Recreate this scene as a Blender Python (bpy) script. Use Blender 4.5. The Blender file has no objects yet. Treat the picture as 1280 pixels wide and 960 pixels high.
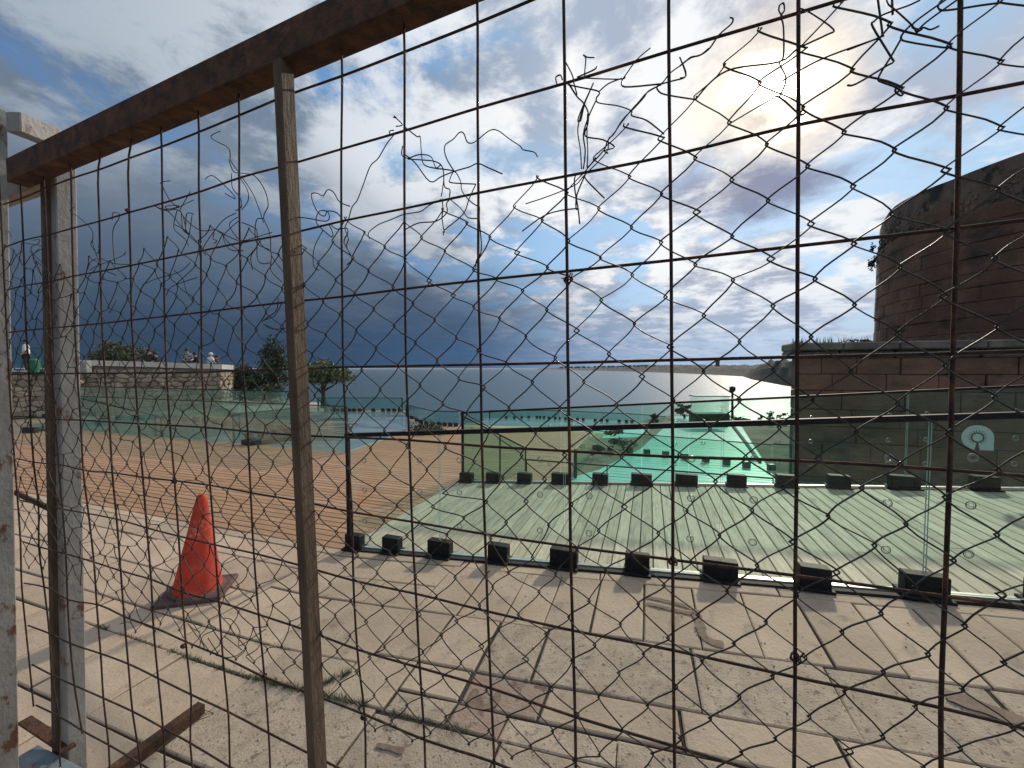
import bpy, math, random
import numpy as np
from mathutils import Vector, noise
random.seed(7)
PI = math.pi
sc = bpy.context.scene
col = sc.collection
R = math.radians

# ------------------------------------------------------------------ camera
CH = 1.6                      # eye height over the level paving
FPX = 500.0                   # focal length in pixels of a 1280 wide picture
PITCH = math.atan(19.5 / FPX)
cam_d = bpy.data.cameras.new('camera'); cam = bpy.data.objects.new('camera', cam_d); col.objects.link(cam)
cam_d.sensor_width = 36; cam_d.lens = 36 * FPX / 1280; cam_d.clip_start = 0.05; cam_d.clip_end = 200000
cam.location = (0, 0, CH); cam.rotation_euler = (PI / 2 - PITCH, 0, 0)
sc.camera = cam
# ------------------------------------------------------------------ view
sc.view_settings.view_transform = 'Standard'; sc.view_settings.look = 'None'
sc.view_settings.gamma = 1; sc.view_settings.use_curve_mapping = False
sc.view_settings.exposure = 0.12
sc.cycles.transparent_max_bounces = 40
sc.cycles.max_bounces = 8

# ------------------------------------------------------------------ sky
sund = Vector((0.6540, 1.0278, 0.6925)).normalized()     # seen right of the middle, high in the picture
SUN_AZ = math.atan2(sund.x, sund.y); SUN_EL = math.asin(sund.z)


class NT:
    """small helper to write node trees"""
    def __init__(s, tree): s.t = tree; s.n = tree.nodes; s.l = tree.links
    def node(s, typ, **kw):
        n = s.n.new(typ)
        for k, v in kw.items(): setattr(n, k, v)
        return n
    def val(s, sock, v):
        if isinstance(v, bpy.types.NodeSocket): s.l.new(v, sock)
        elif v is not None: sock.default_value = v
    def math(s, op, a, b=None, c=None, clamp=False):
        n = s.node('ShaderNodeMath', operation=op, use_clamp=clamp)
        s.val(n.inputs[0], a); s.val(n.inputs[1], b)
        if c is not None: s.val(n.inputs[2], c)
        return n.outputs[0]
    def vmath(s, op, a, b=None):
        n = s.node('ShaderNodeVectorMath', operation=op)
        s.val(n.inputs[0], a)
        if b is not None: s.val(n.inputs[1], b)
        return n.outputs['Value'] if op in ('DOT_PRODUCT', 'LENGTH') else n.outputs[0]
    def mix(s, f, a, b, mode='MIX'):
        n = s.node('ShaderNodeMix', data_type='RGBA', blend_type=mode)
        s.val(n.inputs['Factor'], f)
        s.val(n.inputs[6], c4(a)); s.val(n.inputs[7], c4(b))
        return n.outputs[2]
    def ramp(s, f, stops, interp='LINEAR'):
        n = s.node('ShaderNodeValToRGB'); e = n.color_ramp; e.interpolation = interp
        while len(e.elements) < len(stops): e.elements.new(0.5)
        for i, (p, c) in enumerate(stops):
            e.elements[i].position = p; e.elements[i].color = c4(c)
        s.val(n.inputs[0], f); return n.outputs[0]
    def sstep(s, x, a, b):
        n = s.node('ShaderNodeMapRange', interpolation_type='SMOOTHSTEP')
        s.val(n.inputs[0], x); n.inputs[1].default_value = a; n.inputs[2].default_value = b
        return n.outputs[0]
    def noise(s, vec, scale, detail=6, rough=.55, dist=0.0, out='Fac'):
        n = s.node('ShaderNodeTexNoise'); s.val(n.inputs['Vector'], vec)
        n.inputs['Scale'].default_value = scale; n.inputs['Detail'].default_value = detail
        n.inputs['Roughness'].default_value = rough; n.inputs['Distortion'].default_value = dist
        return n.outputs[out]
    def comb(s, x, y, z):
        n = s.node('ShaderNodeCombineXYZ'); s.val(n.inputs[0], x); s.val(n.inputs[1], y); s.val(n.inputs[2], z)
        return n.outputs[0]


def c4(c):
    if isinstance(c, (tuple, list)) and len(c) == 3: return (c[0], c[1], c[2], 1)
    if isinstance(c, (int, float)): return (c, c, c, 1)
    return c


def srgb(r, g, b):
    f = lambda v: (v / 255 / 12.92) if v <= 10 else ((v / 255 + .055) / 1.055) ** 2.4
    return (f(r), f(g), f(b))


world = bpy.data.worlds.new("World"); sc.world = world; world.use_nodes = True
w = NT(world.node_tree); w.n.clear()
out = w.node('ShaderNodeOutputWorld'); bg = w.node('ShaderNodeBackground'); bg.inputs[1].default_value = 0.1
w.l.new(bg.outputs[0], out.inputs[0])
sky = w.node('ShaderNodeTexSky', sky_type='NISHITA'); sky.sun_disc = False
sky.sun_elevation = SUN_EL; sky.sun_rotation = SUN_AZ; sky.air_density = 1.0; sky.dust_density = 0.6; sky.ozone_density = 2.0
tc = w.node('ShaderNodeTexCoord'); D = tc.outputs['Generated']
sep = w.node('ShaderNodeSeparateXYZ'); w.l.new(D, sep.inputs[0]); dx, dy, dz = sep.outputs
hl = w.math('SQRT', w.math('ADD', w.math('MULTIPLY', dx, dx), w.math('MULTIPLY', dy, dy)))
xh = w.math('DIVIDE', dx, w.math('MAXIMUM', hl, .001))             # -1 left .. 1 right
zz = w.math('ADD', w.math('MAXIMUM', dz, 0.0), .16)
P = w.comb(w.math('DIVIDE', dx, zz), w.math('DIVIDE', dy, zz), 0.3)   # flat cloud layer seen in perspective
n1 = w.noise(P, 0.95, 9, .56, .35)
n2 = w.noise(P, 2.9, 9, .64, .25)
n4 = w.noise(P, 5.5, 7, .6, .1)
n3 = w.noise(D, 2.2, 5, .5, .3)
nn = w.math('ADD', w.math('MULTIPLY', n1, .68), w.math('MULTIPLY', n2, .32))
K = 10.0
S_ = lambda r, g, b: tuple(v * K for v in srgb(r, g, b))
sunp = w.node('ShaderNodeCombineXYZ')
for i in range(3): sunp.inputs[i].default_value = sund[i]
cs = w.vmath('DOT_PRODUCT', D, sunp.outputs[0])
# colour of open sky and of cloud from left to right
t01 = w.math('MULTIPLY_ADD', xh, .5, .5)
blue = w.mix(.5, sky.outputs[0], w.ramp(t01, [(0.0, srgb(62, 108, 160)), (.12, srgb(72, 120, 170)), (.35, srgb(110, 160, 208)), (.55, srgb(140, 186, 226)), (.9, srgb(150, 196, 232))]))
# second input has to be scaled to the same physical range
def scaled(c, k): 
    return w.mix(1.0, c, (k, k, k), 'MULTIPLY')
lr_blue = scaled(w.ramp(t01, [(0.0, srgb(72, 112, 160)), (.12, srgb(70, 122, 178)), (.35, srgb(106, 158, 210)), (.55, srgb(150, 192, 230)), (.9, srgb(160, 202, 234))]), K)
blue = w.mix(.75, sky.outputs[0], lr_blue)
cl_lit = scaled(w.ramp(t01, [(0.0, srgb(140, 152, 166)), (.15, srgb(170, 182, 194)), (.35, srgb(216, 222, 230)), (.55, srgb(246, 246, 246)), (.9, srgb(232, 236, 240))]), K)
cl_shd = scaled(w.ramp(t01, [(0.0, srgb(78, 92, 112)), (.15, srgb(98, 114, 134)), (.35, srgb(122, 140, 162)), (.55, srgb(166, 180, 200)), (.78, srgb(166, 174, 194)), (1.0, srgb(186, 196, 210))]), K)
cloud = w.mix(w.sstep(w.math('ADD', w.math('ADD', w.math('MULTIPLY', n2, .45), w.math('MULTIPLY', n4, .25)), w.math('MULTIPLY', n3, .3)), .445, .55), cl_shd, cl_lit)
cover = w.sstep(nn, .425, .50)
skyc = w.mix(cover, blue, cloud)
# storm bank low on the left
stm = w.math('MULTIPLY', w.sstep(w.math('MULTIPLY_ADD', n3, -.45, w.math('ADD', xh, .2)), .46, -.16),
             w.sstep(w.math('ADD', w.math('MULTIPLY', w.math('MAXIMUM', xh, -.6), .26), w.math('MULTIPLY_ADD', n1, -.40, dz)), .17, -.10))
storm = scaled(w.ramp(w.math('MAXIMUM', dz, 0.0), [(0.0, srgb(40, 60, 84)), (.06, srgb(44, 63, 86)), (.2, srgb(80, 95, 114)), (.42, srgb(136, 148, 162))]), K)
storm = w.mix(w.math('MULTIPLY', n2, .5), storm, scaled(w.ramp(t01, [(0, srgb(68, 85, 104)), (.5, srgb(88, 112, 142))]), K))
skyc = w.mix(w.math('MULTIPLY', stm, .96), skyc, storm)
# pale blue haze over the horizon, darker to the left
hz_c = scaled(w.ramp(t01, [(0.0, srgb(46, 62, 80)), (.28, srgb(46, 68, 94)), (.45, srgb(66, 96, 132)), (.58, srgb(118, 144, 180)), (.75, srgb(158, 182, 212)), (1.0, srgb(174, 192, 214))]), K)
skyc = w.mix(w.math('MULTIPLY', w.sstep(dz, .20, 0.0), .8), skyc, hz_c)
# a dark grey cloud hanging under the sun
def blob(az, el, sx, sy, soft=.5):
    v = Vector((math.sin(R(az)) * math.cos(R(el)), math.cos(R(az)) * math.cos(R(el)), math.sin(R(el))))
    r = Vector((math.cos(R(az)), -math.sin(R(az)), 0)); u = r.cross(v)
    rr = w.node('ShaderNodeCombineXYZ'); uu = w.node('ShaderNodeCombineXYZ')
    for i in range(3): rr.inputs[i].default_value = r[i]; uu.inputs[i].default_value = u[i]
    a = w.math('DIVIDE', w.vmath('DOT_PRODUCT', D, rr.outputs[0]), sx)
    b = w.math('DIVIDE', w.vmath('DOT_PRODUCT', D, uu.outputs[0]), sy)
    d2 = w.math('SQRT', w.math('ADD', w.math('MULTIPLY', a, a), w.math('MULTIPLY', b, b)))
    d2 = w.math('ADD', d2, w.math('MULTIPLY_ADD', n2, 2.2, -1.1))
    f = w.sstep(d2, 1.0, 1.0 - soft)
    front = w.math('GREATER_THAN', w.vmath('DOT_PRODUCT', D, _cv(v)), 0.0)
    return w.math('MULTIPLY', f, front)
def _cv(v):
    n = w.node('ShaderNodeCombineXYZ')
    for i in range(3): n.inputs[i].default_value = v[i]
    return n.outputs[0]
skyc = w.mix(w.math('MULTIPLY', blob(-4, 27, .30, .06, .8), .45), skyc, S_(152, 192, 230))
skyc = w.mix(w.math('MULTIPLY', blob(47, 33, .20, .16, .9), .6), skyc, S_(158, 198, 232))
# sun behind thin cloud: cream halo and white core, broken by the cloud texture
csn = w.math('ADD', cs, w.math('MULTIPLY_ADD', n4, .014, -.007))
halo = w.sstep(csn, .984, .9990)
skyc = w.mix(w.math('MULTIPLY', halo, w.math('MULTIPLY_ADD', n2, .9, .10)), skyc, (11.5, 9.6, 7.2))
core = w.sstep(csn, .9955, .9995)
skyc = w.mix(core, skyc, (15, 13.8, 11.4))
core2 = w.sstep(csn, .9982, 1.0008)
skyc = w.mix(core2, skyc, (90, 84, 72))
skyc = w.mix(w.math('MULTIPLY', blob(30.5, 20.5, .19, .070, .8), .92), skyc, S_(132, 138, 164))
w.l.new(skyc, bg.inputs[0])

sun_d = bpy.data.lights.new('sun', 'SUN'); sun_d.energy = 3.0; sun_d.angle = R(2.5); sun_d.color = (1, .87, .70)
sun = bpy.data.objects.new('sun', sun_d); col.objects.link(sun)
sun.rotation_euler = (-sund).to_track_quat('-Z', 'Y').to_euler()

# ------------------------------------------------------------------ measuring helpers
_c, _s = math.cos(PITCH), math.sin(PITCH)
EYE = Vector((0, 0, CH))


def ray(px, py):
    x = (px - 640) / FPX; y = -(py - 480) / FPX
    return Vector((x, _c + y * _s, -_s + y * _c))


def on_z(px, py, z=0.0):                      # where a sight line meets the level z
    d = ray(px, py); return EYE + d * ((z - CH) / d.z)


def at_d(px, py, d):                          # point at distance d in front of the eye
    r = ray(px, py); return EYE + r * (d / r.y)


TH = R(18.9); CT, ST = math.cos(TH), math.sin(TH)    # the terrace is turned 18.9 degrees
def W(X, Y, z=0.0): return Vector((X * CT + Y * ST, -X * ST + Y * CT, z))
def B(v): return (v.x * CT - v.y * ST, v.x * ST + v.y * CT)
SL = .079
def XC(Y): return float(np.interp(Y, [1.0, 2.7, 9], [-1.7, -2.5, -2.5]))
def gz(X, Y):
    t = X - XC(Y)
    if t < -.15: return 0.0
    if t < .15: return SL * (t + .15) ** 2 / .6
    return SL * t


# ------------------------------------------------------------------ mesh helpers
class MB:
    def __init__(s): s.v = []; s.f = []; s.m = []; s.mi = 0
    def face(s, idx): s.f.append(idx); s.m.append(s.mi)
    def add(s, vs, fs):
        o = len(s.v); s.v += [tuple(v) for v in vs]
        for f in fs: s.face(tuple(o + i for i in f))
        return s
    def hexa(s, p):      # 8 points: bottom 4, top 4
        return s.add(p, [(0, 3, 2, 1), (4, 5, 6, 7), (0, 1, 5, 4), (1, 2, 6, 5), (2, 3, 7, 6), (3, 0, 4, 7)])
    def box(s, c, sx, sy, sz, ex=Vector((1, 0, 0)), ey=Vector((0, 1, 0)), ez=Vector((0, 0, 1)), bev=0.0):
        c = Vector(c)
        def P(a, b, d): return c + ex * a + ey * b + ez * d
        hx, hy, hz = sx / 2, sy / 2, sz / 2
        if bev <= 0:
            return s.hexa([P(-hx, -hy, -hz), P(hx, -hy, -hz), P(hx, hy, -hz), P(-hx, hy, -hz), P(-hx, -hy, hz), P(hx, -hy, hz), P(hx, hy, hz), P(-hx, hy, hz)])
        b = min(bev, hx * .45, hy * .45, hz * .45); o = len(s.v); id = {}
        vs = []
        for X in (-1, 1):
            for Y in (-1, 1):
                for Z in (-1, 1):
                    id[(X, Y, Z, 0)] = o + len(vs); vs.append(P(X * hx, Y * (hy - b), Z * (hz - b)))
                    id[(X, Y, Z, 1)] = o + len(vs); vs.append(P(X * (hx - b), Y * hy, Z * (hz - b)))
                    id[(X, Y, Z, 2)] = o + len(vs); vs.append(P(X * (hx - b), Y * (hy - b), Z * hz))
        s.v += [tuple(v) for v in vs]
        def q(*k): s.face(tuple(id[i] for i in k))
        for S in (-1, 1):
            a = [(S, -1, -1, 0), (S, 1, -1, 0), (S, 1, 1, 0), (S, -1, 1, 0)]; q(*(a if S > 0 else a[::-1]))
            a = [(-1, S, -1, 1), (1, S, -1, 1), (1, S, 1, 1), (-1, S, 1, 1)]; q(*(a[::-1] if S > 0 else a))
            a = [(-1, -1, S, 2), (1, -1, S, 2), (1, 1, S, 2), (-1, 1, S, 2)]; q(*(a if S > 0 else a[::-1]))
        for A in (-1, 1):
            for C_ in (-1, 1):
                f = A * C_
                a = [(A, C_, -1, 0), (A, C_, -1, 1), (A, C_, 1, 1), (A, C_, 1, 0)]; q(*(a if f > 0 else a[::-1]))
                a = [(A, -1, C_, 0), (A, 1, C_, 0), (A, 1, C_, 2), (A, -1, C_, 2)]; q(*(a if f > 0 else a[::-1]))
                a = [(-1, A, C_, 1), (-1, A, C_, 2), (1, A, C_, 2), (1, A, C_, 1)]; q(*(a if f > 0 else a[::-1]))
        for X in (-1, 1):
            for Y in (-1, 1):
                for Z in (-1, 1):
                    a = [(X, Y, Z, 0), (X, Y, Z, 1), (X, Y, Z, 2)]; q(*(a if X * Y * Z > 0 else a[::-1]))
        return s
    def tube(s, pts, r, n=6, closed=False):
        pts = [Vector(p) for p in pts]; m = len(pts)
        if m < 2: return s
        rr = r if isinstance(r, (list, tuple)) else [r] * m
        o = len(s.v); up = None
        for i, p in enumerate(pts):
            if closed: t = pts[(i + 1) % m] - pts[i - 1]
            else: t = pts[min(i + 1, m - 1)] - pts[max(i - 1, 0)]
            if t.length < 1e-9: t = Vector((0, 0, 1))
            t.normalize()
            if up is None:
                up = Vector((0, 0, 1)) if abs(t.z) < .9 else Vector((1, 0, 0))
            a = up - t * up.dot(t)
            if a.length < 1e-4: a = t.orthogonal()
            a.normalize(); b = t.cross(a); up = a
            for k in range(n):
                an = 2 * PI * k / n; s.v.append(tuple(p + (a * math.cos(an) + b * math.sin(an)) * rr[i]))
        for i in range(m if closed else m - 1):
            j = (i + 1) % m
            for k in range(n):
                l = (k + 1) % n; s.face((o + i * n + k, o + i * n + l, o + j * n + l, o + j * n + k))
        if not closed:
            s.face(tuple(o + k for k in range(n))[::-1]); s.face(tuple(o + (m - 1) * n + k for k in range(n)))
        return s
    def lathe(s, prof, n, c=Vector((0, 0, 0)), ax=Vector((0, 0, 1)), wob=0.0):
        c = Vector(c); ax = ax.normalized(); a = ax.orthogonal().normalized(); b = ax.cross(a); o = len(s.v)
        for (r, z) in prof:
            for k in range(n):
                an = 2 * PI * k / n; q = r * (1 + wob * math.sin(3 * an + z * 9))
                s.v.append(tuple(c + ax * z + (a * math.cos(an) + b * math.sin(an)) * q))
        for i in range(len(prof) - 1):
            for k in range(n):
                l = (k + 1) % n; s.face((o + i * n + k, o + i * n + l, o + (i + 1) * n + l, o + (i + 1) * n + k))
        s.face(tuple(o + k for k in range(n))[::-1]); s.face(tuple(o + (len(prof) - 1) * n + k for k in range(n)))
        return s
    def mesh(s, name, mats):
        me = bpy.data.meshes.new(name); me.from_pydata(s.v, [], s.f); me.update()
        for m in (mats if isinstance(mats, (list, tuple)) else [mats]): me.materials.append(m)
        if any(s.m): me.polygons.foreach_set('material_index', s.m)
        return me
    def build(s, name, mats, parent=None, smooth=False):
        me = s.mesh(name, mats)
        if smooth: me.polygons.foreach_set('use_smooth', [True] * len(me.polygons))
        return link(name, me, parent)


def link(name, me, parent=None):
    o = bpy.data.objects.new(name, me); col.objects.link(o)
    if parent is not None:
        o.parent = parent
        o.matrix_parent_inverse = parent.matrix_basis.inverted()
    return o


def thing(name, label, cat, loc=(0, 0, 0), group=None, kind=None):
    o = bpy.data.objects.new(name, None); col.objects.link(o); o.location = loc; o.empty_display_size = .1
    return tag(o, label, cat, group, kind)


def tag(o, label=None, cat=None, group=None, kind=None):
    if label: o['label'] = label
    if cat: o['category'] = cat
    if group: o['group'] = group
    if kind: o['kind'] = kind
    return o


def catmull(pts, sub=4):
    pts = [Vector(p) for p in pts]
    if len(pts) < 3: return pts
    o = []
    for i in range(len(pts) - 1):
        p0 = pts[max(i - 1, 0)]; p1 = pts[i]; p2 = pts[i + 1]; p3 = pts[min(i + 2, len(pts) - 1)]
        for k in range(sub):
            t = k / sub
            o.append(.5 * ((2 * p1) + (p2 - p0) * t + (2 * p0 - 5 * p1 + 4 * p2 - p3) * t * t + (3 * p1 - p0 - 3 * p2 + p3) * t ** 3))
    o.append(pts[-1]); return o


# ------------------------------------------------------------------ materials
def mat(name, c1, c2=None, scale=5.0, rough=.6, metal=0.0, bump=0.0, bscale=None, c3=None, s3=1.5, t3=(.5, .62), stretch=(1, 1, 1), vary=0.0, spec=.5, detail=6, lohi=(.35, .65), turn=0.0, geo=False, speck=None):
    m = bpy.data.materials.new(name); m.use_nodes = True; t = NT(m.node_tree)
    b = t.n['Principled BSDF']; b.inputs['Roughness'].default_value = rough; b.inputs['Metallic'].default_value = metal
    b.inputs['Specular IOR Level'].default_value = spec
    if geo:
        g = t.node('ShaderNodeNewGeometry'); src = g.outputs['Position']
    else:
        g = t.node('ShaderNodeTexCoord'); src = g.outputs['Object']
    mp = t.node('ShaderNodeMapping'); t.l.new(src, mp.inputs[0])
    mp.inputs['Scale'].default_value = stretch; mp.inputs['Rotation'].default_value = (0, 0, turn)
    v = mp.outputs[0]
    cc = c4(c1)
    if c2 is not None:
        cc = t.mix(t.sstep(t.noise(v, scale, detail, .6), lohi[0], lohi[1]), c1, c2)
    if c3 is not None:
        cc = t.mix(t.sstep(t.noise(v, s3, 7, .65), t3[0], t3[1]), cc, c3)
    if speck:
        cc = t.mix(t.sstep(t.noise(v, speck[0], 4, .6), speck[1], speck[1] + .06), cc, speck[2])
    if vary > 0:
        oi = t.node('ShaderNodeObjectInfo')
        k = t.math('MULTIPLY_ADD', oi.outputs['Random'], 2 * vary, 1 - vary)
        cc = t.mix(1.0, cc, t.comb(k, k, k), 'MULTIPLY')
    t.val(b.inputs['Base Color'], cc)
    if bump > 0:
        bn = t.node('ShaderNodeBump'); bn.inputs['Strength'].default_value = bump; bn.inputs['Distance'].default_value = .02
        t.l.new(t.noise(v, bscale or scale * 3, 6, .65), bn.inputs['Height']); t.l.new(bn.outputs[0], b.inputs['Normal'])
    return m


def glass(name, tint, ior=1.45, rough=0.02, dirt=0.0, dirtcol=(.6, .65, .6)):
    m = bpy.data.materials.new(name); m.use_nodes = True; t = NT(m.node_tree); t.n.clear()
    o = t.node('ShaderNodeOutputMaterial'); tr = t.node('ShaderNodeBsdfTransparent'); gl = t.node('ShaderNodeBsdfGlossy')
    tr.inputs[0].default_value = c4(tint); gl.inputs['Roughness'].default_value = rough; gl.inputs[0].default_value = (.9, 1, .97, 1)
    fr = t.node('ShaderNodeFresnel'); fr.inputs[0].default_value = ior
    mx = t.node('ShaderNodeMixShader'); t.l.new(t.math('MULTIPLY', fr.outputs[0], .3), mx.inputs[0]); t.l.new(tr.outputs[0], mx.inputs[1]); t.l.new(gl.outputs[0], mx.inputs[2])
    last = mx.outputs[0]
    if dirt > 0:
        df = t.node('ShaderNodeBsdfDiffuse'); df.inputs[0].default_value = c4(dirtcol)
        tcn = t.node('ShaderNodeTexCoord'); mp = t.node('ShaderNodeMapping'); mp.inputs['Scale'].default_value = (1, 1, .35)
        t.l.new(tcn.outputs['Object'], mp.inputs[0])
        f = t.math('MULTIPLY', t.sstep(t.noise(mp.outputs[0], 5, 8, .7), .35, .75), dirt)
        m2 = t.node('ShaderNodeMixShader'); t.l.new(f, m2.inputs[0]); t.l.new(last, m2.inputs[1]); t.l.new(df.outputs[0], m2.inputs[2]); last = m2.outputs[0]
    t.l.new(last, o.inputs[0]); return m


M = {}
M['rust'] = mat('rust', (.105, .045, .022), (.042, .021, .012), 30, .75, .3, .5, 120, c3=(.16, .075, .035), s3=14, t3=(.55, .72))
M['rust_wire'] = mat('rust_wire', (.050, .021, .013), (.020, .012, .010), 60, .75, .2, .5, 300, c3=(.14, .055, .025), s3=18, t3=(.5, .68))
M['wire'] = mat('wire', (.022, .022, .024), (.045, .043, .042), 50, .55, .5, .2, 300, c3=(.045, .022, .014), s3=9, t3=(.5, .66))
M['timber'] = mat('post_paint', (.105, .070, .042), (.060, .040, .026), 24, .8, .05, .5, 90, c3=(.055, .035, .025), s3=9, t3=(.58, .7), stretch=(1, 1, .25))
M['white_paint'] = mat('white_paint', (.25, .245, .235), (.19, .185, .175), 6, .6, .0, .3, 60, c3=(.10, .045, .028), s3=11, t3=(.56, .62), stretch=(1, 1, .6))
M['blue_paint'] = mat('blue_paint', (.17, .21, .235), (.12, .15, .17), 9, .6, 0, .3, 70, c3=(.12, .05, .03), s3=12, t3=(.55, .65))
M['slab'] = mat('slab', (.46, .35, .255), (.38, .285, .20), 2.6, .82, 0, .35, 45, c3=(.24, .18, .13), s3=6, t3=(.56, .74), vary=.12, detail=10, geo=True, speck=(55, .66, (.16, .12, .09)))
M['slab_rough'] = mat('slab_rough', (.45, .35, .26), (.35, .27, .20), 11, .88, 0, .45, 95, c3=(.19, .15, .12), s3=24, t3=(.56, .66), vary=.10, detail=10, geo=True, speck=(70, .60, (.13, .10, .08)))
M['slab_red'] = mat('slab_red', (.31, .205, .155), (.37, .29, .22), 9, .88, 0, .45, 90, c3=(.17, .10, .08), s3=9, t3=(.50, .62), vary=.05, detail=10, geo=True)
M['mortar'] = mat('mortar', (.028, .022, .017), (.055, .043, .034), 12, .95, 0, .6, 60, geo=True)
M['deck_grey'] = mat('deck_grey', (.47, .425, .305), (.33, .305, .22), 7, .68, 0, .35, 30, c3=(.17, .18, .14), s3=3, t3=(.52, .75), stretch=(7, .55, 1), vary=.16, turn=-TH * 0, geo=False)
M['deck_brown'] = mat('deck_brown', (.42, .245, .135), (.31, .175, .092), 6, .68, 0, .3, 30, c3=(.33, .22, .14), s3=2, t3=(.5, .75), stretch=(.5, 8, 1), vary=.11)
M['deck_gap'] = mat('deck_gap', (.035, .028, .022), (.05, .04, .03), 9, .9)
M['glass'] = glass('glass', (.955, .985, .968), dirt=.02)
M['glass_green'] = glass('glass_green', (.81, .935, .89), dirt=.03, dirtcol=(.45, .6, .54))
M['glass_teal'] = glass('glass_teal', (.80, .92, .895), dirt=.12, dirtcol=(.22, .42, .38))
M['glass_edge'] = mat('glass_edge', (.30, .46, .42), (.22, .36, .33), 9, .2)
M['black'] = mat('black', (.007, .008, .009), (.012, .013, .014), 30, .6, 0, .1, 80, spec=.2)
M['rubber'] = mat('rubber', (.015, .015, .015), rough=.8)
M['channel'] = mat('channel', (.46, .46, .42), (.36, .36, .32), 20, .4, .5)
M['ring'] = mat('ring', (.24, .27, .25), (.18, .21, .195), 40, .3, .3)
M['frost'] = mat('frost', (.38, .52, .49), (.34, .48, .45), 30, .7)
M['cone'] = mat('cone', (.50, .040, .012), (.36, .026, .010), 7, .72, 0, .15, 40, c3=(.42, .07, .05), s3=10, t3=(.5, .72))
M['cone_base'] = mat('cone_base', (.065, .035, .030), (.10, .06, .052), 12, .8, 0, .3, 60)
M['tower'] = mat('tower', (.235, .125, .080), (.140, .080, .055), 1.3, .92, 0, 1.0, 11, c3=(.060, .044, .036), s3=1.0, t3=(.52, .70), vary=.08, detail=12, geo=True, stretch=(1, 1, 1.6))
M['tower_top'] = mat('tower_top', (.24, .16, .12), (.14, .10, .078), 2.5, .95, 0, 1.0, 7, c3=(.05, .045, .035), s3=1.6, t3=(.52, .62), detail=12, geo=True)
M['tower_core'] = mat('tower_core', (.06, .045, .035), (.04, .03, .025), 4, .95)
M['ledge'] = mat('ledge', (.20, .17, .14), (.12, .10, .085), 3, .9, 0, .8, 14, geo=True)
M['rubble'] = mat('rubble', (.33, .27, .20), (.24, .195, .145), 3, .92, 0, .8, 20, c3=(.12, .10, .08), s3=5, t3=(.56, .7), vary=.28, geo=True)
M['rubble_mortar'] = mat('rubble_mortar', (.17, .145, .115), (.12, .10, .08), 3, .95, 0, .5, 12)
M['coping'] = mat('coping', (.52, .49, .44), (.43, .41, .37), 2, .8, 0, .3, 15)
M['concrete'] = mat('concrete', (.30, .29, .27), (.22, .21, .2), 3, .85, 0, .4, 20)
M['soil'] = mat('soil', (.14, .12, .09), (.20, .17, .13), 1.5, .95, 0, .8, 6, c3=(.07, .075, .045), s3=.8, t3=(.48, .62), geo=True)
M['path'] = mat('path', (.42, .37, .30), (.34, .30, .25), 1.2, .9, 0, .4, 8, geo=True)
M['pink_paving'] = mat('pink_paving', (.50, .37, .29), (.42, .31, .25), 3, .85, 0, .3, 20, geo=True)
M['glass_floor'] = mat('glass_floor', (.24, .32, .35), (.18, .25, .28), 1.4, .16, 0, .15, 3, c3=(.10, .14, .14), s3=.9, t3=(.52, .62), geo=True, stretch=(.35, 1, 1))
M['glass_floor_dark'] = mat('glass_floor_dark', (.16, .19, .18), (.30, .35, .35), 4.5, .22, 0, .3, 6, c3=(.06, .075, .06), s3=2.2, t3=(.42, .55), geo=True, stretch=(.5, 1.2, 1), detail=9)
M['turq'] = mat('turquoise_glass_plank', (.26, .62, .52), (.32, .68, .58), 2.0, .25, 0, .05, 10, vary=.07, geo=True)  # turquoise is the tint of the glass panes in front, put into colour
M['turq_dark'] = mat('turquoise_gap', (.06, .22, .19), rough=.4)
M['leaf'] = mat('leaf', (.06, .09, .032), (.12, .145, .06), 3, .7, vary=.0)
M['leaf_dark'] = mat('leaf_dark', (.030, .048, .020), (.055, .075, .035), 3, .75)
M['leaf_olive'] = mat('leaf_olive', (.075, .085, .045), (.11, .12, .065), 3, .75)
M['grass'] = mat('grass', (.055, .080, .028), (.10, .11, .05), 9, .8)
M['dry'] = mat('dry_stem', (.16, .12, .07), (.10, .08, .05), 9, .9)
M['bark'] = mat('bark', (.09, .07, .05), (.05, .04, .03), 6, .9, 0, .6, 20)
M['skin'] = mat('skin', (.38, .22, .15), rough=.6)
M['white_cloth'] = mat('white_cloth', (.70, .70, .70), (.6, .6, .6), 8, .9)
M['dark_cloth'] = mat('dark_cloth', (.02, .022, .028), (.03, .03, .035), 8, .9)
M['grey_cloth'] = mat('grey_cloth', (.30, .32, .36), (.03, .03, .04), 14, .9)
M['hair'] = mat('hair', (.015, .012, .010), rough=.7)
M['green_bin'] = mat('green_bin', (.02, .14, .07), (.015, .11, .055), 5, .5)
M['coast'] = mat('coast', (.020, .028, .024), (.032, .040, .034), .004, .95, c3=(.05, .052, .045), s3=.008, t3=(.55, .65), geo=True)
M['cliff'] = mat('cliff', (.26, .21, .16), (.15, .13, .10), .3, .95, 0, .8, 1, geo=True)
M['town'] = mat('town', (.10, .11, .12), (.07, .075, .08), .01, .8, geo=True)
M['far_black'] = mat('far_black', (.018, .022, .024), rough=.5)

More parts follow.
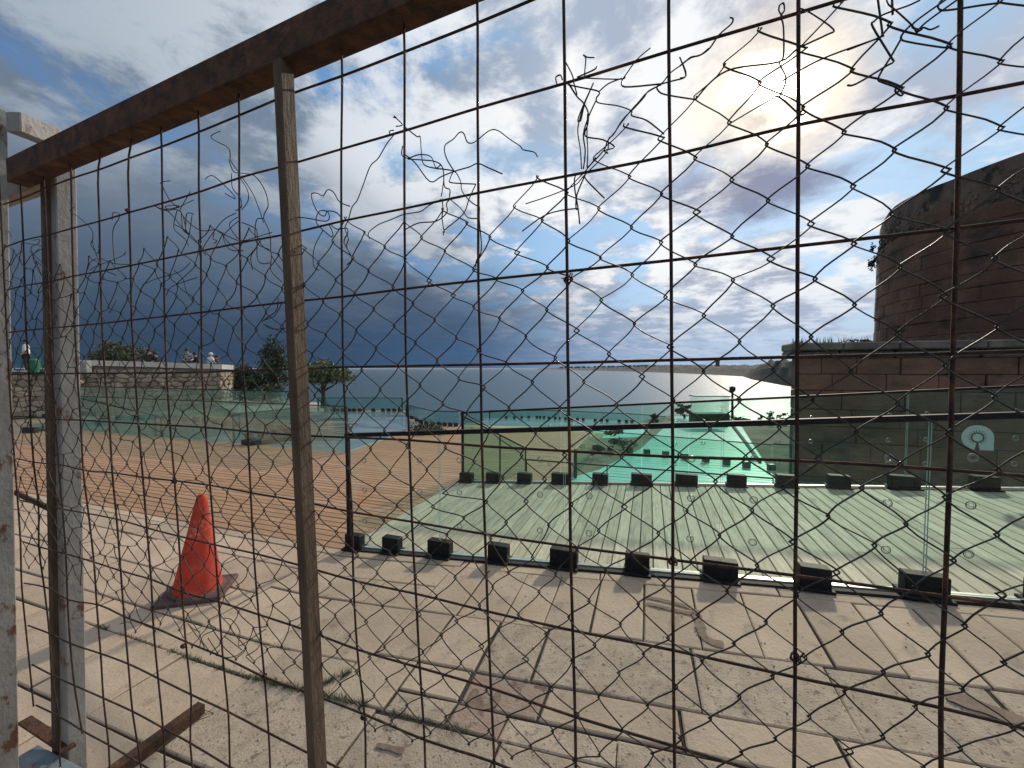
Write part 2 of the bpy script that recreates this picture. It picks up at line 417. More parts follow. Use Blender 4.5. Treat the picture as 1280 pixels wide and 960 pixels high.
# sea
def sea_mat():
    m = bpy.data.materials.new('sea_water'); m.use_nodes = True; t = NT(m.node_tree); b = t.n['Principled BSDF']
    g = t.node('ShaderNodeNewGeometry'); P = g.outputs['Position']
    big = t.noise(P, .0012, 5, .6, .6); mp = t.node('ShaderNodeMapping'); mp.inputs['Scale'].default_value = (.6, 1.6, 1); t.l.new(P, mp.inputs[0]); sm = t.noise(mp.outputs[0], .05, 9, .75)
    t.val(b.inputs['Base Color'], t.mix(big, (.012, .050, .070), (.020, .068, .088)))
    b.inputs['Roughness'].default_value = .27; b.inputs['IOR'].default_value = 1.33
    bn = t.node('ShaderNodeBump'); bn.inputs['Strength'].default_value = .6; bn.inputs['Distance'].default_value = 1.2
    t.l.new(sm, bn.inputs['Height']); t.l.new(bn.outputs[0], b.inputs['Normal'])
    return m
M['sea'] = sea_mat()

# ------------------------------------------------------------------ sea, coast
mb = MB(); SZ = -40.0; Rr = [5, 60, 300, 1500, 6000, 20000, 80000]
n = 48
for r in Rr:
    for k in range(n):
        a = 2 * PI * k / n; mb.v.append((r * math.sin(a), r * math.cos(a), SZ))
for i in range(len(Rr) - 1):
    for k in range(n):
        l = (k + 1) % n; mb.face((i * n + k, i * n + l, (i + 1) * n + l, (i + 1) * n + k))
mb.face(tuple(range(n)))
tag(mb.build('sea', M['sea']), 'calm grey blue sea reaching the horizon', kind='structure')


def ridge(name, samples, matr, label, depthk=.25, rough=.35, seed=0):
    """samples: (px, shore y, ridge y) -> a strip of land rising from the shore"""
    mb = MB(); N = 140; xs = np.linspace(samples[0][0], samples[-1][0], N)
    sy = np.interp(xs, [s[0] for s in samples], [s[1] for s in samples]); ty = np.interp(xs, [s[0] for s in samples], [s[2] for s in samples])
    rows = 5
    for i, x in enumerate(xs):
        sh = on_z(x, sy[i], SZ - .5); d = sh.y
        for j in range(rows):
            f = j / (rows - 1)
            dd = d * (1 + depthk * f)
            top = at_d(x, ty[i] + (random.random() - .5) * rough * (1 + 0), dd)
            z = SZ - .5 + (top.z - SZ) * (math.sin(f * PI / 2) ** 1.2) * (.93 + .14 * noise.noise((x * .12 + seed, j, 0))) if j else SZ - .5
            mb.v.append((sh.x * dd / d, dd, z))
    for i in range(N - 1):
        for j in range(rows - 1):
            a = i * rows + j; mb.face((a, a + rows, a + rows + 1, a + 1))
    o = mb.build(name, matr); return tag(o, label, kind='structure')


ridge('far_coast', [(672, 461.9, 460.6), (720, 462.8, 458.6), (760, 463.6, 457.2), (800, 464.8, 456.2), (850, 466.6, 455.2), (900, 469.0, 455.6), (940, 471.5, 455.0), (1000, 475, 453.5), (1100, 480, 451)], M['coast'],
      'low hazy coastline closing the bay on the right', .18, .9)
ridge('headland', [(928, 470.6, 468.5), (940, 474.6, 459.5), (952, 477, 452.5), (966, 479.6, 448.5), (980, 482.2, 447), (1000, 485.5, 446.5), (1060, 494, 444)], M['coast'],
      'dark wooded headland beside the round tower', .12, 1.1, 3)
mb = MB()
for i in range(150):
    px = random.uniform(700, 940); d = float(np.interp(px, [700, 800, 860, 940], [9000, 5200, 3700, 2300])) * random.uniform(1.01, 1.12)
    b0 = on_z(px, 470, SZ); base = Vector((0, 0, 0)); r_ = ray(px, 465); p = EYE + r_ * (d / r_.y)
    h = d / 500 * random.uniform(1.0, 2.6); gy = at_d(px, float(np.interp(px, [700, 800, 900, 940], [459.8, 457.6, 457.2, 457.5])), d).z
    mb.box((p.x, d, gy + h * .1), d / 500 * random.uniform(1, 3), d / 500 * 2, h)
tag(mb.build('distant_town', M['town']), 'hazy far-off town buildings along the low coast', 'town', kind='stuff')
t_ = thing('distant_building', 'tall lone block on the far coast skyline right of the middle', 'building', at_d(897, 458, 2600))
mb = MB(); mb.box(at_d(897, 454.5, 2600), 18, 18, 38); mb.build('wall', M['town'], t_)
mb = MB(); mb.box(at_d(897, 450.6, 2600), 26, 20, 5); mb.build('roof', M['town'], t_)

# ------------------------------------------------------------------ terrain (cliff top)
def poly_sheet(name, pts, z, m, depth=None, parent=None, side=None, zf=None):
    mb = MB(); k = len(pts)
    T = [Vector((p[0], p[1], z)) for p in pts]
    mb.add(T, [tuple(range(k))])
    if depth:
        mb.mi = 1 if side else 0
        for i in range(k):
            a, b = T[i], T[(i + 1) % k]
            mb.add([a, b, b - Vector((0, 0, depth)), a - Vector((0, 0, depth))], [(0, 3, 2, 1)])
    o = mb.build(name, [m, side] if side else m, parent)
    # face up
    me = o.data
    if me.polygons[0].normal.z < 0: me.flip_normals()
    return o

edge_px = [(-260, 500), (60, 500), (300, 498), (395, 502), (402, 512.5), (505, 512.5), (516, 523), (541, 530), (575, 531), (630, 521.5), (700, 521.5), (760, 525), (800, 527), (836, 519.5), (916, 519.5), (935, 527), (990, 532), (1300, 545)]
EP = [on_z(a, b, -.35) for a, b in edge_px]
terr = [(p.x, p.y) for p in EP] + [(30, 12), (30, -20), (-60, -20), (-60, 18)]
g_ = poly_sheet('ground', terr, -.35, M['soil'], 39.6, side=M['cliff']); tag(g_, 'earth of the cliff top under the terrace', kind='structure')
# pale path and pink paving far behind
o = poly_sheet('footpath', [(p.x, p.y) for p in [on_z(270, 506, -.2), on_z(400, 503, -.2), on_z(406, 514, -.2), on_z(300, 517, -.2)]], -.2, M['path'], .15); tag(o, 'pale gravel path behind the glass floor', kind='structure')

# ------------------------------------------------------------------ paving of the foreground
pave = thing('pavement', 'beige limestone slab paving in front of the railing', None, W(0, 1.5, 0), kind='structure')
def slab(x0, x1, y0, y1, m, parent=pave, th=.05, gap=.0045, lift=None, zfun=gz, name='paving_slab', nx=None):
    mb = MB(); g = gap
    dzr = random.uniform(-.004, .004) if lift is None else lift
    nx = nx or max(2, int((x1 - x0) / .25) + 1); ny = 3
    xs = np.linspace(x0 + g, x1 - g, nx + 1); ys = np.linspace(y0 + g, y1 - g, ny + 1)
    bv = .006
    js = [random.uniform(-.011, .011) for _ in range(4)]; jy = [random.uniform(-.004, .004) for _ in range(4)]
    cen = W((x0 + x1) / 2, (y0 + y1) / 2, 0)
    def pt(i, j, dz, inset):
        X = xs[i] + (inset if i == 0 else -inset if i == nx else 0); Y = ys[j] + (inset if j == 0 else -inset if j == ny else 0)
        fx, fy = i / nx, j / ny
        X += (js[0] * (1 - fx) * (1 - fy) + js[1] * fx * (1 - fy) + js[2] * fx * fy + js[3] * (1 - fx) * fy) * (.35 if gap < .005 else .8); Y += jy[0] * (1 - fx) + jy[1] * fx
        v = W(X, Y, zfun(X, Y) + dzr + dz); return v - cen
    for j in range(ny + 1):
        for i in range(nx + 1): mb.v.append(tuple(pt(i, j, 0, bv)))
    for j in range(ny):
        for i in range(nx):
            a = j * (nx + 1) + i; mb.face((a, a + 1, a + nx + 2, a + nx + 1))
    ring = [(i, 0) for i in range(nx)] + [(nx, j) for j in range(ny)] + [(i, ny) for i in range(nx, 0, -1)] + [(0, j) for j in range(ny, 0, -1)]
    o = len(mb.v)
    for (i, j) in ring: mb.v.append(tuple(pt(i, j, -bv * .6, random.uniform(-.0015, .0015))))
    for (i, j) in ring: mb.v.append(tuple(pt(i, j, -th, 0)))
    k = len(ring)
    for q in range(k):
        r2 = (q + 1) % k; a = ring[q][1] * (nx + 1) + ring[q][0]; b = ring[r2][1] * (nx + 1) + ring[r2][0]
        mb.face((a, o + q, o + r2, b)); mb.face((o + q, o + k + q, o + k + r2, o + r2))
    ob = mb.build(name, m); ob.location = cen; ob.parent = parent; ob.matrix_parent_inverse = parent.matrix_basis.inverted()
    return ob


SM, SR, SD = M['slab'], M['slab_rough'], M['slab_red']
def row(y0, y1, xs, mats=None, default=SM):
    for i in range(len(xs) - 1): slab(xs[i], xs[i + 1], y0, y1, (mats or {}).get(i, default), gap=.0045 if y0 > 2.1 else .0058)
# strip along the railing
row(2.70, 2.80, [-9.4, -8.1, -7.0, -5.9, -4.8, -3.7, -2.5, -1.35, -.3, .75, 1.9, 3.1, 4.4])
# long narrow slabs below the railing
row(2.15, 2.70, [-1.39, -1.10, -.80, -.555, -.29, -.01, .27, .54, .82, 1.09, 1.36, 1.63, 1.92, 2.2, 2.5, 2.8, 3.1, 3.4, 3.8, 4.2])
row(2.42, 2.70, [-2.62, -1.97, -1.39]); row(2.15, 2.42, [-2.62, -1.80, -1.39])
row(1.76, 2.15, [-1.40, -1.11, -.80, -.51, .22, .77, 1.33, 1.9, 2.5, 3.2, 4.0], {2: SR, 3: SR, 4: SR, 5: SR, 6: SR, 7: SR, 8: SR})
row(1.46, 1.76, [-1.44, -1.12]); row(1.58, 1.76, [-1.12, -.80]); row(1.46, 1.58, [-1.12, -.80], {0: SR})
row(1.57, 1.76, [-.80, -.42, .14, .68, 1.3, 1.9, 2.6, 3.4], {0: SD, 4: SR})
row(1.45, 1.57, [-.80, -.56, -.10, .44, .95, 1.6, 2.3, 3.0], {0: SD, 1: SR, 2: SR})
row(1.05, 1.45, [-1.14, -.55, .02, .55, 1.1, 1.7, 2.4, 3.0], default=SR)
row(1.05, 1.46, [-2.92, -2.44, -1.93, -1.14], {2: SR}); row(.3, 1.05, [-3.1, -2.52, -2.0, -1.45, -.8, -.2, .4, 1.0, 1.6, 2.3], {2: SR, 3: SR, 4: SR})
row(-1.5, .3, [-4.5, -3.6, -2.8, -2.0, -1.2, -.4, .4, 1.2, 2.0, 2.8, 3.6, 4.5])
# level paving to the left, laid in narrow strips
row(1.46, 1.68, [-5.2, -4.35, -3.5, -2.62, -1.92, -1.44])
row(1.68, 2.15, [-2.62, -2.05, -1.40])
lx = [-9.4, -8.7, -8.0, -7.3, -6.6, -5.95, -5.3, -4.7, -4.15, -3.6, -3.1, -2.62]
row(2.42, 2.70, lx); row(2.05, 2.42, [v - .18 for v in lx[1:-1]] + [-2.62]); row(1.68, 2.05, lx[2:])
row(1.05, 1.46, [-5.2, -4.5, -3.8, -3.3, -2.92]); row(.3, 1.05, [-5.2, -4.4, -3.7, -3.1])
# mortar bed
mb = MB(); xs = np.linspace(-9.6, 4.6, 72); ys = np.linspace(-1.6, 2.83, 12)
for y in ys:
    for x in xs: mb.v.append(tuple(W(x, y, gz(x, y) - .011)))
for j in range(len(ys) - 1):
    for i in range(len(xs) - 1):
        a = j * len(xs) + i; mb.face((a, a + 1, a + len(xs) + 1, a + len(xs)))
mb.build('mortar_bed', M['mortar'], pave)

def stain(pts, wd, m, label):
    mb = MB(); P_ = catmull([W(*B(gnd_pt(*p)), 0) for p in pts], 5); n_ = len(P_); prev = None
    for i, p in enumerate(P_):
        d = P_[min(i + 1, n_ - 1)] - P_[max(i - 1, 0)]; q = Vector((-d.y, d.x, 0)).normalized() * wd * (.6 + .7 * abs(noise.noise(p * 14))) * 1.5 * (.4 if i in (0, n_ - 1) else 1)
        for sg in (-1, 0, 1):
            v = p + q * sg; X, Y = B(v); mb.v.append((v.x, v.y, gz(X, Y) + .0042))
    for i in range(n_ - 1):
        a = 3 * i; mb.face((a, a + 1, a + 4, a + 3)); mb.face((a + 1, a + 2, a + 5, a + 4))
    tag(mb.build('stain', m), label, kind='structure')
def gnd_pt(px, py):
    z = .1
    for _i in range(25): p = on_z(px, py, z); z = gz(*B(p))
    return p
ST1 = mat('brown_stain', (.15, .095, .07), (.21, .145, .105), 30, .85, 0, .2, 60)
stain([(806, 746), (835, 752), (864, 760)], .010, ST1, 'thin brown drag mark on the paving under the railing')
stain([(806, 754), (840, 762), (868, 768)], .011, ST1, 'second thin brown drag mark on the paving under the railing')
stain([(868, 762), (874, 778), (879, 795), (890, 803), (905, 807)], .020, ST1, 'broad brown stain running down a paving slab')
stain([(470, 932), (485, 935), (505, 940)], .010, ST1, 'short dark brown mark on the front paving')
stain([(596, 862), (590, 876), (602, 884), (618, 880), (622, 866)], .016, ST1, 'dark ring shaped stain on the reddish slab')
stain([(1180, 868), (1215, 880), (1250, 893), (1290, 908)], .035, ST1, 'wide brown stain at the lower right of the paving')  # wide brown band drawn across the lower right paving

# ------------------------------------------------------------------ decks
gdeck = thing('ramp_deck', 'weathered grey green timber deck rising to the right behind the railing', None, W(0, 4, 0), kind='structure')
pitch = .0965; x = -2.56; k = 0
def plank(x0, x1, y0, y1, m, parent, zfun, th=.03, name='plank', lift=0.0, cut=None, g=.0035):
    """a board; long direction along Y when y1-y0 is larger"""
    cen = W((x0 + x1) / 2, (y0 + y1) / 2, 0); mb = MB(); l = lift + random.uniform(-.0012, .0012)
    xa, xb, ya, yb = x0 + g, x1 - g, y0 + .001, y1 - .001
    if cut: pass
    b = .004
    def P_(X, Y, dz): return W(X, Y, zfun(X, Y) + l + dz) - cen
    c = [(xa, ya), (xb, ya), (xb, yb), (xa, yb)]; ci = [(xa + b, ya + b), (xb - b, ya + b), (xb - b, yb - b), (xa + b, yb - b)]
    vs = [P_(X, Y, -th) for X, Y in c] + [P_(X, Y, -b) for X, Y in c] + [P_(X, Y, 0) for X, Y in ci]
    fs = [(8, 9, 10, 11)] + [(i, (i + 1) % 4, 4 + (i + 1) % 4, 4 + i) for i in range(4)] + [(4 + i, 4 + (i + 1) % 4, 8 + (i + 1) % 4, 8 + i) for i in range(4)]
    mb.add(vs, fs); ob = mb.build(name, m); ob.location = cen
    ob.parent = parent; ob.matrix_parent_inverse = parent.matrix_basis.inverted(); return ob
def ramp(X, Y): return SL * (X + 2.5)
DM = [M['deck_grey']] + [mat('deck_grey_board', (.52, .465, .34), (.37, .34, .25), 9, .68, 0, .35, 34, c3=(.19, .20, .155), s3=4, t3=(.5, .75), stretch=(8, .6, 1), vary=.18)]
# boards need the grain along their own length: rotate the texture space with the terrace
for m_ in DM + [M['deck_brown']]:
    for nd in m_.node_tree.nodes:
        if nd.type == 'MAPPING':
            nd.inputs['Rotation'].default_value = (0, 0, 0); nd.vector_type = 'POINT'
            # object space is world aligned, so turn it into terrace space first
            r0 = m_.node_tree.nodes.new('ShaderNodeVectorRotate'); r0.rotation_type = 'Z_AXIS'; r0.inputs['Angle'].default_value = TH
            oi = m_.node_tree.nodes.new('ShaderNodeObjectInfo'); ad = m_.node_tree.nodes.new('ShaderNodeVectorMath'); ad.operation = 'ADD'
            mu = m_.node_tree.nodes.new('ShaderNodeMath'); mu.operation = 'MULTIPLY'; mu.inputs[1].default_value = 37.0
            src = nd.inputs[0].links[0].from_socket
            L_ = m_.node_tree.links
            L_.new(src, r0.inputs['Vector']); L_.new(r0.outputs[0], ad.inputs[0]); L_.new(oi.outputs['Random'], mu.inputs[0]); L_.new(mu.outputs[0], ad.inputs[1]); L_.new(ad.outputs[0], nd.inputs[0])
while x < 5.0:
    cuts = [2.905, 5.18]
    if random.random() < .3: cuts = [2.905, random.uniform(3.3, 4.8), 5.18]
    for a, b in zip(cuts, cuts[1:]): plank(x, x + pitch, a, b, random.choice(DM), gdeck, ramp)
    x += pitch
mb = MB(); c = [(-2.56, 2.9), (5.0, 2.9), (5.0, 5.18), (-2.56, 5.18)]
mb.hexa([W(X, Y, -.36) for X, Y in c] + [W(X, Y, ramp(X, Y) - .028) for X, Y in c]); mb.build('deck_base', M['deck_gap'], gdeck)

bdeck = thing('timber_deck', 'level reddish brown timber deck with long boards', None, W(-6, 4, 0), kind='structure')
flat = lambda X, Y: 0.0
y = 2.805; pb = .098; i = 0
def bl(Y):   # left and right ends of the brown deck at a distance Y
    return (-14.6, -2.565) if Y < 6.05 else (float(np.interp(Y, [6.05, 10], [-5.35, -6.0])), -1.2)
LIGHT = mat('deck_light_board', (.43, .275, .175), (.35, .22, .14), 6, .65, 0, .2, 30, stretch=(.5, 8, 1), vary=.05)
while y < 10.0:
    a, b = bl(y)
    if y > 5.25: b = max(b, -1.0)
    if y < 6.05 and y > 5.25: b = -1.0
    m_ = LIGHT if i in (9, 17, 25) else M['deck_brown']
    ln = b - a; cuts = [a]
    p = a + random.uniform(2.0, 4.0)
    while p < b - 1.0: cuts.append(p); p += random.uniform(2.6, 4.4)
    cuts.append(b)
    for q, r_ in zip(cuts, cuts[1:]):
        o = plank(q, r_, y, y + pb, m_, bdeck, flat, g=.001, lift=0)
        # gap runs along the board: narrow it in Y
        o.scale = (1, 1, 1)
    y += pb; i += 1
# the gap between boards comes from trimming each one
mb = MB(); c = [(-14.65, 2.80), (-2.565, 2.80), (-2.565, 6.1), (-14.65, 6.1)]
mb.hexa([W(X, Y, -.34) for X, Y in c] + [W(X, Y, -.012) for X, Y in c])
c = [(-5.4, 6.1), (-1.0, 6.1), (-1.0, 10.05), (-6.0, 10.05)]
mb.hexa([W(X, Y, -.34) for X, Y in c] + [W(X, Y, -.012) for X, Y in c]); mb.build('deck_base', M['deck_gap'], bdeck)
for o in [o for o in col.objects if o.parent == bdeck and o.name.startswith('plank')]:
    me = o.data
    for v in me.vertices:      # pull the long edges in by 4 mm so a dark joint shows
        X, Y = B(v.co)
        s_ = 1 if Y > 0 else -1
        nv = W(X, Y - s_ * .0045, v.co.z); v.co = nv

# ------------------------------------------------------------------ glass floors and walkway
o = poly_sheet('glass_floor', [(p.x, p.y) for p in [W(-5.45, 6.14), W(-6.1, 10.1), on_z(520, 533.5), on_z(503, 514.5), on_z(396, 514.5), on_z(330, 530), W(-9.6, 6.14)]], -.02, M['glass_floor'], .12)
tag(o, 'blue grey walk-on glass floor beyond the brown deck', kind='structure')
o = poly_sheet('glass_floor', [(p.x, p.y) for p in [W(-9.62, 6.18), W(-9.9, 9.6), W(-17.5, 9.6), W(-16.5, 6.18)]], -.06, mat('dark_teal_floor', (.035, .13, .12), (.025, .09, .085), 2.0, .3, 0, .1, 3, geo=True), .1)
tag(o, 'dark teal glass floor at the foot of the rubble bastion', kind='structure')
o = poly_sheet('glass_floor_over_ruins', [(p.x, p.y) for p in [on_z(385, 519, -.012), on_z(430, 519, -.012), on_z(447, 530, -.012), on_z(428, 544, -.012), on_z(385, 550, -.012)]], -.012, M['glass_floor_dark'])
tag(o, 'darker patch of glass floor with stone remains below', kind='structure')
o = poly_sheet('floor_edge', [(p.x, p.y) for p in [W(-5.36, 6.14), W(-6.0, 10.1), on_z(521, 533, 0), on_z(519, 533, 0), W(-6.08, 10.1), W(-5.46, 6.14)]], .012, M['channel'], .05)
tag(o, 'pale metal edge of the glass floor', kind='structure')
o = poly_sheet('rear_paving', [(p.x, p.y) for p in [on_z(522, 531.5, -.03), on_z(575, 531.5, -.03), on_z(720, 534, -.03), on_z(735, 541, -.03), W(-1.0, 10.06), W(-5.96, 10.06)]], -.03, M['pink_paving'], .2)
tag(o, 'pinkish paving behind the brown deck', kind='structure')
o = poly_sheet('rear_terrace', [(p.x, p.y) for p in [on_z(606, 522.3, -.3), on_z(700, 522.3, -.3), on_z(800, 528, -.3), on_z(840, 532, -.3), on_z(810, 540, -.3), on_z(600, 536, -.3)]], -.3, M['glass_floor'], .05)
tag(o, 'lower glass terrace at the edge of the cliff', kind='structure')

walk = thing('glass_walkway', 'bright turquoise glass walkway running away behind the second railing', None, on_z(830, 570), kind='structure')
lp = [B(on_z(a, b)) for a, b in [(668, 604), (735, 590), (770, 575), (800, 558), (822, 540), (838, 525), (843, 520)]]
rp = [B(on_z(a, b)) for a, b in [(985, 612), (972, 600), (955, 575), (940, 552), (928, 533), (918, 522), (916, 520)]]
ly, lxx = zip(*sorted((q[1], q[0]) for q in lp)); ry, rxx = zip(*sorted((q[1], q[0]) for q in rp))
y = 5.22; pw = .16; far_end = min(max(ly), max(ry)) - .2
while y < far_end:
    a, b = float(np.interp(y, ly, lxx)), float(np.interp(y, ry, rxx))
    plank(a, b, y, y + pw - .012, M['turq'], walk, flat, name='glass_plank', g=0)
    y += pw; pw = min(.30, pw * 1.012)
mb = MB(); ysr = np.linspace(5.2, far_end, 14)
for q in ysr: mb.v += [tuple(W(float(np.interp(q, ly, lxx)) + .02, q, -.016)), tuple(W(float(np.interp(q, ry, rxx)) - .02, q, -.016))]
for i in range(13): mb.face((2 * i, 2 * i + 1, 2 * i + 3, 2 * i + 2))
mb.build('walkway_base', M['turq_dark'], walk)
mb = MB()   # dark service channel along the walkway
pts = [on_z(a, b, .01) for a, b in [(950, 578), (932, 553), (918, 535), (908, 522)]]
mb.tube(pts, [.03, .035, .045, .06], 6); mb.build('channel', M['far_black'], walk)
# turquoise floor beyond the planting strip
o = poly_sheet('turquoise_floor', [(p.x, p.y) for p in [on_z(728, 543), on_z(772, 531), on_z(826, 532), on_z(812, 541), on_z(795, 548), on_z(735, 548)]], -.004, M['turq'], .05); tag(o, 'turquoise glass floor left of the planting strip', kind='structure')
o = poly_sheet('planting_bed', [(p.x, p.y) for p in [on_z(735, 549, -.01), on_z(797, 547, -.01), on_z(838, 522, -.01), on_z(842, 524, -.01), on_z(800, 562, -.01), on_z(748, 588, -.01), on_z(712, 598, -.01), on_z(722, 580, -.01), on_z(758, 562, -.01)]], .004, M['soil'], .1)
tag(o, 'dark earth planting strip beside the glass walkway', kind='structure')

# ------------------------------------------------------------------ glass railings
def railing(label, X0, X1, Yc, joints, clamps, height, gm, rail_h=.034, clampsize=(.160, .075, .130), zfun=ramp, posts=(), thick=.012, rings=None, group=None):
    base = W(X0, Yc, zfun(X0, Yc)); t = thing('glass_railing', label, 'railing', base, group)
    ex = Vector((CT, -ST, 0)); ey = Vector((ST, CT, 0)); ez = Vector((0, 0, 1))
    js = [X0] + [j for j in joints if X0 < j < X1] + [X1]
    for a, b in zip(js, js[1:]):
        a_, b_ = a + .006, b - .006
        za, zb = zfun(a_, Yc), zfun(b_, Yc)
        y0, y1 = Yc - thick / 2, Yc + thick / 2
        mb = MB(); v = [W(a_, y0, za + .03), W(b_, y0, zb + .03), W(b_, y1, zb + .03), W(a_, y1, za + .03), W(a_, y0, za + height), W(b_, y0, zb + height), W(b_, y1, zb + height), W(a_, y1, za + height)]
        mb.add(v, [(0, 1, 5, 4), (2, 3, 7, 6)]); mb.mi = 1; mb.add(v, [(0, 3, 2, 1), (4, 5, 6, 7), (1, 2, 6, 5), (3, 0, 4, 7)])
        pn = mb.build('glass_panel', [gm, M['glass_edge']], t)
        if rings:
            off, hs = rings
            for X in ([a + off, b - off] if b - a > .8 else [b - off]):
                for h in hs:
                    rb = MB(); cpt = W(X, y0 - .002, zfun(X, Yc) + h * height)
                    pts = [cpt + (ex * math.cos(q) + ez * math.sin(q)) * .021 for q in np.linspace(0, 2 * PI, 17)[:-1]]
                    rb.tube(pts, .0032, 5, closed=True)
                    rb.tube([cpt + (ex * math.cos(q) + ez * math.sin(q)) * .013 for q in np.linspace(0, 2 * PI, 13)[:-1]], .0012, 4, closed=True)
                    q = link('glass_fitting', rb.mesh('glass_fitting', M['ring'])); q.parent = pn
    # top rail
    zs, ze = zfun(X0, Yc), zfun(X1, Yc); hw = .019; mb = MB(); r0, r1 = height - .004, height - .004 + rail_h
    c = [(X0 - .02, Yc - hw), (X1, Yc - hw), (X1, Yc + hw), (X0 - .02, Yc + hw)]
    mb.hexa([W(X, Y, zfun(X, Y) + r0) for X, Y in c] + [W(X, Y, zfun(X, Y) + r1) for X, Y in c]); mb.build('top_rail', M['black'], t)
    for X in posts:
        mb = MB(); mb.box(W(X, Yc, zfun(X, Yc) + height / 2), .032, .032, height, ex, ey, bev=.004); mb.build('post', M['black'], t)
    for X in clamps:
        wd = clampsize[0] * (1.25 if any(abs(X - j) < .05 for j in js) else 1)
        mb = MB(); z = zfun(X, Yc)
        mb.box(W(X, Yc, z + clampsize[2] / 2 + .004), wd, clampsize[1], clampsize[2], ex, ey, bev=.005)
        mb.box(W(X, Yc, z + .012), wd + .02, clampsize[1] + .07, .018, ex, ey, bev=.003)
        cl = mb.build('clamp', M['black'], t)
        bb = MB()
        for sgn in (-.3, .3): bb.lathe([(.009, 0), (.009, .006), (.005, .008)], 6, W(X + sgn * wd, Yc - clampsize[1] / 2, z + clampsize[2] * .55), -ey)
        q = link('bolt', bb.mesh('bolt', M['black'])); q.parent = cl
    return t
for _ in (0,): pass
r1 = railing('front glass railing with black top rail and black floor clamps along the paving', -2.5, 5.0, 2.84, [-1.59, -.57, .45, 1.48, 2.5, 3.52], [-2.44, -2.05, -1.59, -1.08, -.57, -.06, .45, .96, 1.48, 1.99, 2.5, 3.0, 3.52, 4.0], 1.0, M['glass'], posts=(-2.5,), rings=(.18, (.26, .53, .79)))
r2 = railing('second glass railing across the middle of the grey deck with black corner post', -2.46, 5.0, 5.05, [-1.06, -.07, .95 - .5, 1.49, 2.45, 3.4], [-2.4, -2.0, -1.55, -1.06, -.56, -.07, .43, .95, 1.43, 1.9, 2.44, 3.05, 3.6], .97, M['glass_green'], rail_h=.024, clampsize=(.19, .09, .13), posts=(-2.46,), rings=(.15, (.26, .51, .77)))
# pale channel and black strip at the foot of both railings
for Yc, lab in ((2.84, 'pale metal channel under the front railing'), (5.05, 'pale metal channel under the second railing')):
    mb = MB(); c = [(-2.5, Yc + .02), (5.0, Yc + .02), (5.0, Yc + .06), (-2.5, Yc + .06)]
    mb.hexa([W(X, Y, ramp(X, Y) - .05) for X, Y in c] + [W(X, Y, ramp(X, Y) + .014) for X, Y in c])
    o = mb.build('metal_channel', M['channel']); tag(o, lab, 'channel')
    mb = MB(); c = [(-2.5, Yc - .03), (5.0, Yc - .03), (5.0, Yc + .012), (-2.5, Yc + .012)]
    mb.hexa([W(X, Y, ramp(X, Y) - .06) for X, Y in c] + [W(X, Y, ramp(X, Y) + .006) for X, Y in c])
    o = mb.build('rubber_strip', M['rubber']); tag(o, lab.replace('pale metal channel', 'black rubber strip'), 'strip')

# print on the second railing: round badge with a sun and a stem
lg_c = W(3.06, 5.05 - .009, ramp(3.06, 0) + .60)
_l = at_d(1222, 547, 4.0)
# put it exactly in the glass plane on that sight line
rr_ = ray(1222, 547); tpl = (5.05 - .0075) / (rr_.x * ST + rr_.y * CT); lg_c = EYE + rr_ * tpl
ex = Vector((CT, -ST, 0)); ez = Vector((0, 0, 1)); RL = .119
mb = MB(); N = 40
def lp_(u, v, o=0.0): return lg_c + ex * u + ez * v - Vector((ST, CT, 0)) * o
outer = []
for k in range(N):
    a = 2 * PI * k / N; u, v = math.cos(a) * RL, math.sin(a) * RL
    if u > 0 and v < 0: m_ = max(abs(u), abs(v)) / RL; u, v = u / m_, v / m_
    outer.append((u, v))
# ring of print between outer outline and the clear sun circle
ri = .051
inner = [(math.cos(2 * PI * k / N) * ri, math.sin(2 * PI * k / N) * ri) for k in range(N)]
for k in range(N):
    l = (k + 1) % N; am = (k + .5) / N * 360
    if 262 < am < 280: continue     # the clear stem
    mb.add([lp_(*inner[k]), lp_(*outer[k]), lp_(*outer[l]), lp_(*inner[l])], [(0, 1, 2, 3)])
mb.add([lp_(math.cos(2 * PI * k / 24) * .037, math.sin(2 * PI * k / 24) * .037) for k in range(24)], [tuple(range(24))])
badge = mb.build('railing_badge', M['frost']); tag(badge, 'frosted round badge with a sun emblem stuck on the right glass panel', 'badge')
mb = MB()
for k in range(18):
    a = 2 * PI * k / 18
    if abs((a - 1.5 * PI)) < .35: continue
    d = ex * math.cos(a) + ez * math.sin(a); q = Vector((0, 0, 0)) - ex * math.sin(a) + ez * math.cos(a)
    p0 = lg_c + d * .053; p1 = lg_c + d * .079
    f = -Vector((ST, CT, 0)) * .0015
    mb.add([p0 - q * .005 + f, p0 + q * .005 + f, p1 + f], [(0, 1, 2)])
mb.build('sun_ray', mat('badge_dark', (.10, .15, .14), rough=.6), badge)

